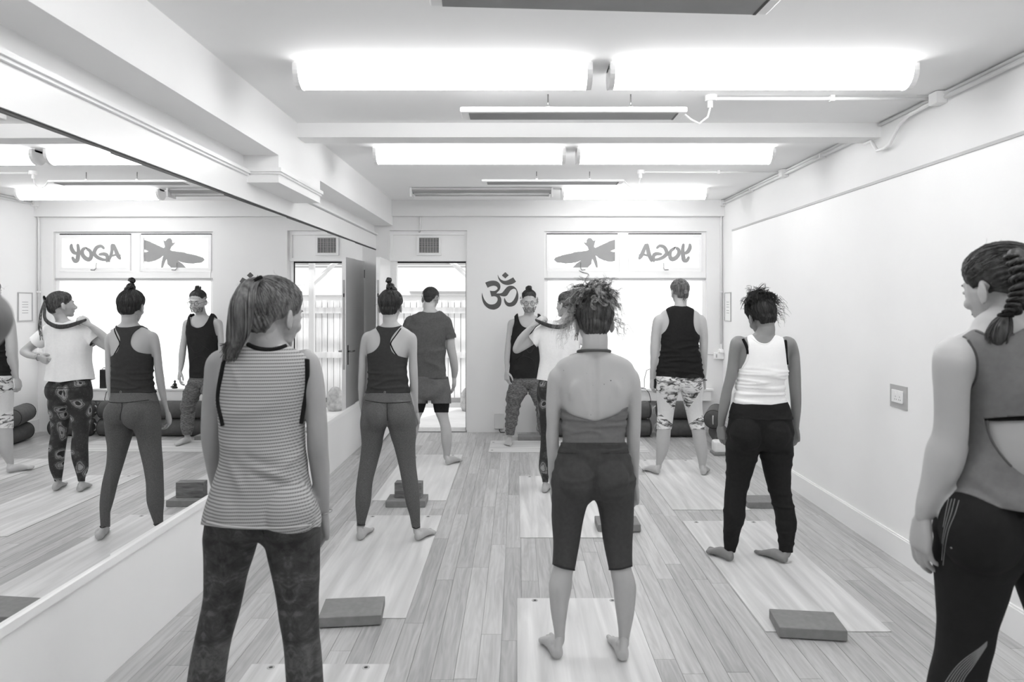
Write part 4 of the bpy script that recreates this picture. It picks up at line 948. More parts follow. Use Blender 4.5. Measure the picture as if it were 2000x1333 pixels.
# ---- woman in the centre with the bare back
def woman_bare_back():
    s = Person(3.1, 'person with curly hair tied up, bare back, grey halter top and dark cropped leggings', skin(0.69), 0.006)
    s.cr = (1159, 966)
    T = [(690, 1128, 1195, .052), (700, 1100, 1221, .062), (712, 1086, 1236, .070), (726, 1084, 1238, .078, .0), (745, 1088, 1236, .088), (765, 1092, 1235, .096), (795, 1097, 1225, .098), (833, 1100, 1219, .09), (864, 1100, 1219, .088), (885, 1092, 1226, .096), (920, 1084, 1235, .108, -.008), (949, 1079, 1240, .112, -.01), (975, 1086, 1232, .10), (990, 1110, 1206, .08)]
    s.torso(T, 938)
    s.add_leg([(960, 1082, 1150), (984, 1080, 1146), (1020, 1080, 1137), (1059, 1083, 1131), (1105, 1081, 1122), (1125, 1075, 1118), (1144, 1071, 1117), (1172, 1073, 1111), (1200, 1076, 1107), (1229, 1081, 1104), (1250, 1083, 1103)], (1091, 1296), math.radians(14), -1, 0.235)
    s.add_leg([(960, 1164, 1238), (984, 1168, 1236), (1020, 1176, 1236), (1059, 1181, 1234), (1105, 1190, 1233), (1125, 1193, 1238), (1144, 1197, 1242), (1172, 1199, 1240), (1200, 1203, 1237), (1229, 1207, 1232), (1250, 1208, 1229)], (1218, 1300), math.radians(2), 1, 0.235)
    s.add_arm([(738, 1070, 1110), (765, 1067, 1098), (800, 1066, 1094), (830, 1067, 1093), (851, 1066, 1092), (875, 1067, 1092), (900, 1069, 1090), (925, 1070, 1087), (948, 1073, 1088)], 0.09, 0, dict(N=(0.8, -0.2, 0), T=(0, 1, 0), L=0.17, curl=0.7), sh=(1100, 733, 19))
    s.add_arm([(738, 1210, 1249), (765, 1222, 1253), (800, 1226, 1253), (830, 1225, 1252), (851, 1224, 1251), (875, 1224, 1250), (900, 1228, 1249), (925, 1233, 1248), (948, 1233, 1248)], 0.09, 0, dict(N=(-0.8, -0.2, 0), T=(0, 1, 0), L=0.17, curl=0.8), sh=(1218, 733, 19))
    # shoulder blades
    s.tor += [ell(W(1127, 765, 3.03), (.040, .018, .055), Rm(0.3, 0.12, 0.2)), ell(W(1196, 765, 3.03), (.040, .018, .055), Rm(-0.3, 0.12, -0.2))]
    def post(V):
        V = V.copy(); x = V[:, 0]-FX(1161, 3.05); z = V[:, 2]; back = (V[:, 1] < 3.08)*sm(z, 1.02, 1.10)*(1-sm(z, 1.34, 1.40))
        V[:, 1] += back*(0.0055*np.exp(-(x/.011)**2)-.004*np.exp(-((np.abs(x)-.03)/.022)**2))
        for q in (-1, 1):   # inner edge of each shoulder blade
            u = x-q*(.062+.10*(z-1.20)); V[:, 1] -= back*(.0065*np.exp(-(u/.016)**2)*np.exp(-((z-1.205)/.055)**2)); V[:, 1] += back*(.005*np.exp(-((u-q*-.026)/.013)**2)*np.exp(-((z-1.20)/.05)**2))
        return V
    s.post = post
    s.build(Head(W(1160, 632, 3.12), 0, -0.26, 0.0, 1.07), (1161, 690, .070, .058), glutes=[(1128, 938, .088), (1190, 938, .088)], bust=[(1133, 800, .07), (1188, 800, .07)])
    low = s.low
    backp = [(1060, 780), (1098, 797), (1112, 808), (1132, 815), (1161, 822), (1190, 815), (1208, 806), (1222, 797), (1270, 780), (1270, 872), (1060, 872)]
    frontp = [(1120, 690), (1200, 690), (1222, 760), (1270, 790), (1270, 872), (1060, 872), (1060, 790), (1100, 760)]
    def fld(V):
        P = pix(V, s.d); t = sm(V[:, 1], s.d-0.0, s.d+0.03); return sdf(P, soft_poly(backp))*(1-t)+sdf(P, frontp)*t
    mt = knit(0.44)
    s.cloth(None, 'halter_top', mt, field=fld, base=low, off=0.004, disp=lambda V: wrinkle(V, .006, 7, 44, 3)*sm(V[:, 2], 0.98, 1.04)*(1-sm(V[:, 2], 1.10, 1.16)))
    s.line([(1100, 799), (1118, 811), (1140, 818), (1161, 823), (1182, 818), (1205, 809), (1221, 799)], 'top_edge', mt, .003)
    nb = [s.H.P(0, -.03, -.10)]
    c = W(1160, 686, 3.115); obj('neck_tie', *tube([c+Vector((math.cos(a)*.073, math.sin(a)*.090-.002, .012*math.sin(-a)-0.002)) for a in np.linspace(0, 2*PI, 26)[:-1]], .0065, 8, closed=True), knit(0.33), s.root, True)
    cap_poly = [(1000, 868), (1300, 868), (1300, 1112), (1145, 1112), (1125, 1113), (1078, 1103), (1000, 1100)]
    mp = knit(0.27)
    pants = s.cloth(None, 'cropped_leggings', mp, poly=[(1000, 866), (1300, 866), (1300, 1106), (1234, 1106), (1212, 1111), (1188, 1113), (1150, 1113), (1125, 1114), (1079, 1103), (1000, 1098)], base=low, off=0.006, disp=lambda V: wrinkle(V, .0045, 6, 20, 9)*sm(V[:, 2], .70, .80))
    s.cloth(None, 'waistband', knit(0.255), poly=[(1000, 865), (1300, 865), (1300, 886), (1000, 886)], base=low, off=0.0085)
    for L in ([(1082, 1103), (1100, 1110), (1122, 1114)], [(1190, 1113), (1212, 1112), (1234, 1106)]): s.line(L, 'hem_roll', knit(0.2), .004)
    for px, py, r in ((1101, 724, .0018), (1146, 730, .001), (1193, 744, .0026), (1180, 751, .0018), (1158, 753, .001), (1154, 811, .0016), (1216, 739, .001)):
        dr = (W(px, py, 1)-Vector((0, 0, EYE))).normalized(); h = s.bvh.ray_cast(Vector((0, 0, EYE)), dr)
        if h[0] is not None: obj('mole', *ell(h[0], (r, r*0.4, r)), mat(0.25, 0.6, name='mole'), s.root, True)
    s.H.face(s.root)
    H = s.H; rr = random.Random(11); kn = (0, -.25, 1)
    hm = hair_mat(0.14, 0.36)
    obj('hair', *join(cap(H, kn, (-0.015, .75), .013, .003, 40, low=-.104), *combed(H, kn, (0, -.02, .125), 260, (-0.01, .75), .014, .0016, rs=4), *bun(H, (0, -.02, .115), .035, 5, 8)), hm, s.root, True)
    dk, lt = [], []
    for k in range(300):
        a = rr.uniform(0, 6.28); el = rr.uniform(-0.1, 1.45); d = Vector((math.cos(a)*math.cos(el)*1.25, math.sin(a)*math.cos(el)*0.8-0.15, math.sin(el)*.9))
        p = Vector((0, -.02, .092))+d*0.038; L = rr.uniform(.035, .12)
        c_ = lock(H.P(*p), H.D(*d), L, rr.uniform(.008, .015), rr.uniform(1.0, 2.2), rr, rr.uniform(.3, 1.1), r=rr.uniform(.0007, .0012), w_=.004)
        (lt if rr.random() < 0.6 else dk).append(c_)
    for k in range(70):   # curls falling at the sides
        sx = rr.choice((-1, -1, 1)); p = Vector((sx*.075, rr.uniform(-.05, .05), rr.uniform(.0, .10))); d = Vector((sx*rr.uniform(.3, 1), rr.uniform(-.5, .3), rr.uniform(-1, .4)))
        lt.append(lock(H.P(*p), H.D(*d), rr.uniform(.07, .16), rr.uniform(.005, .010), rr.uniform(1.5, 3), rr, rr.uniform(.4, 1), 24, 3, .0007, .004))
    obj('curls', *join(*dk), hm, s.root, True); o = obj('curls', *join(*lt), hair_mat(0.52, 0.84, 'ombre curls'), s.root, True); o['label'] = 'lighter curl tips'  # lighter outer curls are the hair's own ombre colour
    return s

# ---- woman at front left in the knitted vest
def knit_vest_mat():
    m, nt, b = base_mat('honeycomb knit'); sp = N(nt, 'ShaderNodeSeparateXYZ'); nt.links.new(coords(nt), sp.inputs[0])
    def sine(src, per, ph=None):
        k = N(nt, 'ShaderNodeMath', operation='MULTIPLY'); k.inputs[1].default_value = 2*PI/per; nt.links.new(src, k.inputs[0]); o = k.outputs[0]
        if ph is not None: ad = N(nt, 'ShaderNodeMath', operation='ADD'); nt.links.new(o, ad.inputs[0]); nt.links.new(ph, ad.inputs[1]); o = ad.outputs[0]
        s_ = N(nt, 'ShaderNodeMath', operation='SINE'); nt.links.new(o, s_.inputs[0]); return s_.outputs[0]
    rz = N(nt, 'ShaderNodeMath', operation='DIVIDE'); rz.inputs[1].default_value = .0104; nt.links.new(sp.outputs[2], rz.inputs[0])
    fl_ = N(nt, 'ShaderNodeMath', operation='FLOOR'); nt.links.new(rz.outputs[0], fl_.inputs[0]); pm = N(nt, 'ShaderNodeMath', operation='MULTIPLY'); pm.inputs[1].default_value = PI; nt.links.new(fl_.outputs[0], pm.inputs[0])
    zz = sine(sp.outputs[2], .0104); xx = sine(sp.outputs[0], .0062, pm.outputs[0])
    m1 = N(nt, 'ShaderNodeMath', operation='MULTIPLY_ADD'); m1.inputs[1].default_value = .42; m1.inputs[2].default_value = .78; nt.links.new(xx, m1.inputs[0])
    m2 = N(nt, 'ShaderNodeMath', operation='MULTIPLY'); nt.links.new(m1.outputs[0], m2.inputs[0]); nt.links.new(zz, m2.inputs[1])
    m3 = N(nt, 'ShaderNodeMath', operation='MULTIPLY_ADD'); m3.inputs[1].default_value = .42; m3.inputs[2].default_value = .5; nt.links.new(m2.outputs[0], m3.inputs[0])
    nt.links.new(ramp(nt, [(0.12, .72), (0.45, .67), (0.72, .50), (1.0, .42)], m3.outputs[0]), b.inputs['Base Color']); b.inputs['Roughness'].default_value = 0.9; b.inputs['Specular IOR Level'].default_value = 0.15
    add_bump(nt, b, m3.outputs[0], -0.4, 0.0015); return m
def tie_dye(lo, hi, xc, sc=26):
    m, nt, b = base_mat('mirrored print'); c = coords(nt); sp = N(nt, 'ShaderNodeSeparateXYZ'); nt.links.new(c, sp.inputs[0])
    w_ = N(nt, 'ShaderNodeMath', operation='PINGPONG'); w_.inputs[1].default_value = 0.07; ad = N(nt, 'ShaderNodeMath', operation='ADD'); ad.inputs[1].default_value = xc; nt.links.new(sp.outputs[0], ad.inputs[0]); nt.links.new(ad.outputs[0], w_.inputs[0])
    cb = N(nt, 'ShaderNodeCombineXYZ'); nt.links.new(w_.outputs[0], cb.inputs[0]); nt.links.new(sp.outputs[2], cb.inputs[2])
    n1 = N(nt, 'ShaderNodeTexNoise'); n1.inputs['Scale'].default_value = sc; n1.inputs['Detail'].default_value = 7; n1.inputs['Roughness'].default_value = 0.7; n1.inputs['Distortion'].default_value = 0.8; nt.links.new(cb.outputs[0], n1.inputs[0])
    n2 = N(nt, 'ShaderNodeTexNoise'); n2.inputs['Scale'].default_value = sc*0.3; n2.inputs['Detail'].default_value = 2; nt.links.new(cb.outputs[0], n2.inputs[0])
    mx = N(nt, 'ShaderNodeMath', operation='ADD'); nt.links.new(n1.outputs[0], mx.inputs[0]); nt.links.new(n2.outputs[0], mx.inputs[1])
    hf = N(nt, 'ShaderNodeMath', operation='MULTIPLY'); hf.inputs[1].default_value = 0.5; nt.links.new(mx.outputs[0], hf.inputs[0])
    nt.links.new(ramp(nt, [(0.38, lo), (0.50, (lo+hi)/2-0.02), (0.62, hi)], hf.outputs[0]), b.inputs['Base Color']); b.inputs['Roughness'].default_value = 0.7; b.inputs['Specular IOR Level'].default_value = 0.3; return m
def woman_vest():
    s = Person(2.25, 'person with long ponytail in a pale knitted vest and dark patterned leggings, front left', skin(0.62), 0.006)
    s.cr = (512, 1043)
    T = [(668, 484, 556, .055), (682, 470, 570, .060), (695, 445, 595, .070), (710, 430, 606, .078), (740, 425, 600, .092), (790, 430, 594, .102), (840, 438, 590, .10), (885, 440, 588, .095), (925, 432, 594, .10), (965, 422, 602, .108), (1000, 409, 616, .113), (1025, 405, 622, .115, -.005), (1045, 410, 618, .105), (1062, 440, 590, .085)]
    s.torso(T, 1000)
    ll = [(1040, 404, 506), (1059, 403.5, 500), (1086, 404, 492), (1126, 403.5, 479), (1165, 402, 471), (1205, 394, 462), (1245, 385, 450), (1284, 377, 442), (1333, 370, 435), (1380, 366, 428), (1430, 366, 414), (1470, 368, 404), (1500, 370, 403)]
    rl = [(1040, 517, 622), (1059, 522, 622), (1086, 528, 621), (1126, 537, 621), (1165, 544, 619), (1205, 549, 619), (1245, 556, 621), (1284, 560, 625), (1333, 563, 628), (1380, 566, 630), (1430, 576, 624), (1470, 584, 622), (1500, 588, 622)]
    s.add_leg_free(ll, -1, (FX(388, 2.25), 2.2, 0.009), math.radians(8), 0.245); s.add_leg_free(rl, 1, (FX(605, 2.25), 2.2, 0.009), math.radians(-8), 0.245)
    s.add_arm([(712, 402, 450), (744, 399, 443), (790, 395, 436), (845, 393, 432), (875, 396, 432), (890, 399, 433), (915, 404, 436), (945, 411, 439), (985, 422, 446)], 0.12, 0, dict(N=(.8, -.3, 0), T=(0, 1, 0), L=.175, curl=.7), sh=(440, 706, 26))
    s.add_arm([(712, 588, 626), (744, 594, 633), (790, 597, 637), (845, 599, 640), (875, 600, 641), (890, 602, 642), (915, 606, 644), (945, 611, 644), (975, 616, 644), (1003, 621, 644)], 0.10, 0, dict(N=(-.75, -.35, 0), T=(-0.2, 1, 0), L=.175, curl=.65), sh=(596, 706, 26))
    s.build(Head(W(536, 616, 2.27), math.radians(-27), -0.10, 0.05, 1.05), (522, 680, .068, .055), glutes=[(470, 1000, .095), (560, 1000, .095)], bust=[(480, 800, .07), (555, 800, .07)])
    sh = [(664, 486, 556, .062), (672, 478, 562, .066), (684, 456, 584, .076), (694, 440, 602, .086), (712, 430, 608, .097), (740, 428, 602, .110), (790, 436, 591, .120), (830, 441, 586, .122), (880, 442, 588, .120), (915, 436, 593, .121), (950, 424, 601, .124), (990, 410, 609, .130), (1020, 404, 611, .133), (1050, 402, 613, .133)]
    vp = [(487, 674), (505, 680), (535, 681), (556, 677), (602, 700), (608, 712), (600, 752), (592, 790), (591, 830), (700, 840), (700, 1024), (607, 1030), (560, 1033), (500, 1034), (440, 1030), (300, 1014), (300, 824), (434, 814), (428, 784), (431, 744), (442, 698)]
    def folds(V):
        d = wrinkle(V, .007, 5, 7, 2)*0.8
        P = pix(V, s.d); x, y = P[:, 0], P[:, 1]
        def ridge(x0, y0, x1, y1, w_, amp):
            a = np.array([x0, y0]); b = np.array([x1, y1]); ab = b-a; t = np.clip(((P-a) @ ab)/(ab @ ab), 0, 1); q = np.linalg.norm(P-a-t[:, None]*ab, axis=1); return amp*np.exp(-(q/w_)**2)*np.sin(PI*np.clip(t, .05, .95))**.5
        bk = V[:, 1] < s.d
        d += (ridge(500, 915, 560, 935, 7, .010)-ridge(495, 925, 555, 948, 7, .008)+ridge(450, 900, 475, 960, 8, .008)+ridge(590, 880, 545, 915, 7, .008)+ridge(470, 880, 520, 910, 9, -.006)+ridge(450, 690, 470, 760, 6, .005))*bk
        return d
    s.cloth([hloft(s.rows(sh), 2.3)], 'knitted_vest', knit_vest_mat(), poly=soft_poly(vp), off=0.004, disp=folds, vox=0.006, th=0.003, fit='low')
    base = s.last; blk = knit(0.10)
    vb = s.bv
    s.line([(440, 697), (433, 730), (427, 765), (427, 790), (433, 818), (436, 832)], 'armhole_binding', blk, .0085, n=12)
    s.line([(599, 703), (599, 730), (596, 765), (591, 800), (587, 828)], 'armhole_binding', blk, .0095, n=12)
    s.line([(484, 673), (500, 680), (520, 683), (540, 682), (558, 676)], 'neck_binding', blk, .0075, n=12)
    s.line([(404, 1020), (440, 1028), (480, 1031), (520, 1032), (560, 1031), (607, 1026)], 'hem', knit(0.72), .0035)
    low = s.low
    o = s.cloth(None, 'patterned_leggings', tie_dye(0.15, 0.42, 0.0), poly=[(0, 960), (1000, 960), (1000, 1492), (0, 1492)], base=low, off=0.004)
    s.line([(515, 1043), (510, 1020), (512, 1000)], 'seam', knit(.12), .0015)
    # bracelet
    wr = W(632.5, 1001, 2.35); obj('bracelet', *tube([wr+Vector((math.cos(a)*.0275, math.sin(a)*.0275, .004*math.cos(a))) for a in np.linspace(0, 2*PI, 22)[:-1]], .0016, 6, closed=True), M_metal, s.root, True)
    s.H.face(s.root)
    H = s.H; kn = (-.15, -.55, .85); hm = hair_mat(0.26, 0.54, scale=(70, 70, 14))
    L = [cap(H, kn, (-.01, .72), .012, .0022, 60, low=-.090)]+combed(H, kn, (-.02, -.075, .105), 300, (-.005, .72), .013, .0012, rs=8)
    rr = random.Random(4); C = [W(506, 548, 2.19), W(487, 556, 2.17), W(474, 590, 2.13), W(468, 630, 2.125), W(462, 665, 2.13), W(449, 690, 2.15)]; wd = [.016, .026, .034, .033, .028, .016]
    L.append(limb([C[i] for i in range(6)], [w_*0.72 for w_ in wd], 16))
    for k in range(190):
        a = rr.uniform(0, 6.28); q = math.sqrt(rr.random()); P = [C[i]+Vector((math.cos(a+0.3*i)*wd[i]*q*1.15, math.sin(a+.3*i)*wd[i]*q*0.8, rr.uniform(-.004, .004))) for i in range(6)]
        P[-1] = P[-1]+Vector((rr.uniform(-.02, .015), 0, rr.uniform(-.03, .03))); A = smooth_rows([list(p) for p in P], 3)
        L.append(tube([Vector(p) for p in A], [.0022-.0018*abs(i/len(A)-.35)for i in range(len(A))], 4, False))
    L += flyaways(H, 26, .06, 2)
    obj('hair', *join(*L), hm, s.root, True)
    obj('hair_tie', *tube([C[0]*0.6+C[1]*0.4+Vector((0.1*math.cos(a)*.18, math.sin(a)*.014, math.cos(a)*.016)) for a in np.linspace(0, 2*PI, 16)[:-1]], .006, 8, closed=True), knit(.06), s.root, True)
    return s

# ---- woman with the top bun
def woman_bun():
    s = Person(4.6, 'person with a high top bun, dark racerback top and grey leggings, nearest the mirror', skin(0.69), 0.0065)
    s.cr = (757, 823)
    T = [(632, 748, 780, .05), (639, 738, 788, .055), (646, 724, 800, .062), (654, 718, 806, .070), (668, 716, 804, .082), (694, 719, 795, .096), (717, 720, 793, .092), (738, 721, 794, .085), (760, 718, 797, .088), (783, 711, 803, .10), (809, 706, 807, .110, -.008), (832, 705, 810, .11, -.01), (846, 712, 804, .095), (856, 728, 790, .07)]
    s.torso(T, 812)
    s.add_leg([(838, 705, 752), (855, 706, 747), (874, 706, 744), (909, 702, 735), (943, 698, 727), (978, 696, 724.5), (1005, 697.5, 717.6), (1022, 698, 713), (1036, 697, 711)], (702, 1060), math.radians(-4), -1, 0.235)
    s.add_leg([(838, 760, 811), (855, 764, 811), (874, 770, 809.5), (909, 779, 811), (943, 786.6, 816), (978, 793.5, 819.4), (1005, 801, 820), (1022, 804, 820), (1038, 807, 821)], (813, 1061), math.radians(-26), 1, 0.235)
    s.add_arm([(661, 706, 727), (684, 702, 717), (717, 700.5, 716), (750, 699, 714.5), (776, 700, 712), (795, 702, 711), (808, 705, 714)], 0.10, 0, dict(N=(.8, -.3, 0), T=(0, 1, 0), L=.165, curl=.7), sh=(722, 658, 10.5))
    s.add_arm([(664, 794, 815), (694, 798.5, 815), (717, 798, 816), (750, 800.5, 817), (776, 803, 817), (795, 805, 817), (806, 808, 818.5)], 0.09, 0, dict(N=(-.8, -.3, 0), T=(0, 1, 0), L=.165, curl=.6), sh=(800, 659, 10.5))
    s.build(Head(W(763, 600, 4.62), -0.05, -0.10, 0.0, 0.98), (763, 636, .055, .047), glutes=[(739, 811, .089), (779, 811, .089)], bust=[(745, 700, .065), (772, 700, .065)])
    low = s.low
    rb = [(738, 637), (750, 640), (770, 640), (786, 636), (779, 642), (770, 652), (763, 664), (763, 680), (768, 690), (780, 696), (800, 700), (850, 702), (850, 768), (700, 768), (680, 700), (718, 692), (733, 685), (742, 672), (742, 655), (735, 643)]
    mt = knit(0.22)
    s.cloth(None, 'racerback_top', mt, poly=soft_poly(rb), base=low, off=0.0055, disp=lambda V: wrinkle(V, .006, 6, 26, 5)*(1-sm(V[:, 2], 1.12, 1.24)))
    hm_ = heather(0.33, 0.40, (160, 160, 260))
    s.cloth(None, 'leggings', hm_, poly=[(600, 766), (900, 766), (900, 1031), (760, 1031), (700, 1028), (600, 1026)], base=low, off=0.0035)
    o = s.cloth(None, 'waistband', heather(0.36, 0.43, (160, 160, 260)), poly=[(600, 763), (900, 763), (900, 789), (757, 787), (600, 782)], base=low, off=0.0052)
    s.line([(713, 782), (735, 786), (757, 787.5), (780, 787), (802, 785)], 'waist_seam', knit(.16), .0022); s.line([(756, 788), (756, 805), (757, 822)], 'back_seam', knit(.18), .0022)
    for L in ([(698, 1024), (705, 1026), (713, 1025)], [(806, 1031), (813, 1033), (820, 1030)]): s.line(L, 'hem', knit(.2), .003)
    obj('emblem', *tube([h+Vector((math.cos(a)*.006, 0, math.sin(a)*.006)) for h in [W(751.5, 766.5, 4.475)] for a in np.linspace(0, 2*PI, 12)[:-1]], .0012, 5, closed=True), knit(.6), s.root, True)
    for L in ([(783, 642), (775, 653), (765, 667), (763, 673)], [(763, 673), (768, 684), (774, 693), (780, 699)]): s.line(L, 'bra_strap', knit(.08), .0042, bv=s.bvh)
    s.H.face(s.root); H = s.H; kn = (0, -.25, 1); hm = hair_mat(0.09, 0.30); rr = random.Random(9)
    L = [cap(H, kn, (-.01, .72), .012, .002, 50, low=-.100)]+combed(H, kn, (0, -.03, .11), 220, (-.008, .72), .013, .0013, rs=3, low=-.085)+bun(H, (0, -.03, .135), .030, 6, 8)+bun(H, (-.012, -.04, .178), .022, 8, 5, r=.008)+bun(H, (.024, -.03, .12), .022, 12, 4, r=.008)
    L += flyaways(H, 30, .035, 6)
    obj('hair', *join(*L), hm, s.root, True); return s

# ---- man by the doorway
def man_shorts():
    s = Person(6.75, 'person with short dark hair in a grey t-shirt and shorts before the open doorway', skin(0.68), 0.0084)
    T = [(607, 827, 855, .06), (613, 818, 862, .07), (621, 806, 870, .08), (632, 800, 873, .095), (650, 801, 871, .112), (680, 804, 868.5, .118), (710, 806, 868, .11), (735, 805, 872, .11), (755, 803, 876, .12, -.01), (768, 808, 872, .10), (776, 828, 852, .07)]
    s.tor.append(hloft(s.rows(T), 2.3))
    s.add_leg([(768, 804, 836), (790, 801, 831), (806, 796, 826), (820, 794, 820), (834, 792, 819), (851, 792, 815), (868, 793, 810), (885, 794, 807.5), (893, 795, 807)], (801, 908), math.radians(4), -1, 0.26)
    s.add_leg([(768, 844, 876), (790, 846, 877), (806, 849, 875), (820, 855, 877), (834, 860, 881), (848, 861, 883), (862, 862, 883), (879, 865, 881), (893, 866, 878.5)], (872, 911), math.radians(-32), 1, 0.26)
    s.add_arm([(630, 790, 810), (661, 785, 802), (682, 783, 800), (700, 781, 798), (720, 780, 794), (738, 780, 791)], .10, 0, dict(N=(.8, -.3, 0), T=(0, 1, 0), L=.19, curl=.6), sh=(806, 627, 9.5))
    s.add_arm([(630, 863, 882), (661, 870, 887.5), (682, 872, 890), (697, 876, 893), (713, 879, 895), (726, 881, 895), (738, 882, 892)], .10, 0, dict(N=(-.75, .1, 0), T=(.2, 1, 0), D=(.0, .12, -1), L=.19, curl=.5, thumb=.8), sh=(866, 627, 9.5))
    s.build(Head(W(841, 585, 6.82), -0.12, -0.30, 0.04, 1.02), (841, 611, .066, .058), male=True, glutes=[(828, 757, .09), (856, 757, .09)])
    sh = [(604, 828, 856, .068), (609, 820, 862, .076), (618, 806, 870, .088), (632, 797, 876, .104), (650, 797, 873, .125), (680, 801, 870, .132), (710, 803, 870, .128), (730, 804, 874, .13), (745, 804, 876, .132)]
    d = s.d
    sl_ = [limb([W(862, 628, d), W(874, 640, d), W(878.5, 655, d), W(880, 668, d)], [.052, .052, .050, .050], 18, endround=True), limb([W(808, 628, d), W(797, 640, d), W(793, 655, d), W(791, 668, d)], [.052, .052, .050, .050], 18)]
    s.cloth([hloft(s.rows(sh), 2.3)]+sl_, 't_shirt', knit(0.33, .02), poly=[(826, 609), (834, 611), (850, 611), (857, 608), (885, 615), (930, 659), (888, 660), (869, 664), (869, 738), (880, 740), (790, 740), (803, 664), (780, 660), (740, 655), (800, 612)], off=0.002, disp=lambda V: wrinkle(V, .010, 5, 9, 4), smooth=3, fit='full')
    low = s.low
    s.cloth(None, 'undershorts', knit(.12), poly=[(700, 770), (1000, 770), (1000, 806), (700, 806)], base=low, off=.004)
    so_ = [hloft(s.rows([(728, 804, 874, .124), (740, 803, 876, .128), (758, 801, 879, .136), (772, 800, 880, .13), (779, 806, 874, .1)]), 2.3), hloft(s.rows([(760, 802, 838, .10), (775, 799, 837, .105), (787, 797, 835, .105), (800, 796, 833, .105)]), 2.2), hloft(s.rows([(760, 842, 879, .10), (775, 843, 880.5, .105), (787, 844, 881, .105), (800, 845, 881.5, .105)]), 2.2)]
    s.cloth(so_, 'shorts', knit(0.39, .02), poly=[(700, 736), (1000, 736), (1000, 787), (842, 789), (700, 787)], off=.001, disp=lambda V: wrinkle(V, .007, 6, 6, 7), fit='low')
    s.H.face(s.root); H = s.H; hm = hair_mat(0.10, 0.26, scale=(160, 160, 160)); rr = random.Random(3); L = [cap(H, (0, .3, 1), (-.012, .62), .010, .002, 60, low=-.062)]
    for k in range(500):
        a = rr.uniform(0, 6.28); z = rr.uniform(-.05, .112); q = math.sqrt(max(.02, 1-((z-.03)/.09)**2)); p = Vector((.083*q*math.cos(a), -.010+.104*q*math.sin(a), z))
        if p.z < -.005+.62*p.y or p.z < -.055: continue
        L.append(tube([H.P(*p), H.P(*(p*1.06+Vector((0, 0, -.010))))], [.0016, .0005], 3, False))
    obj('hair', *join(*L), hm, s.root, True); return s

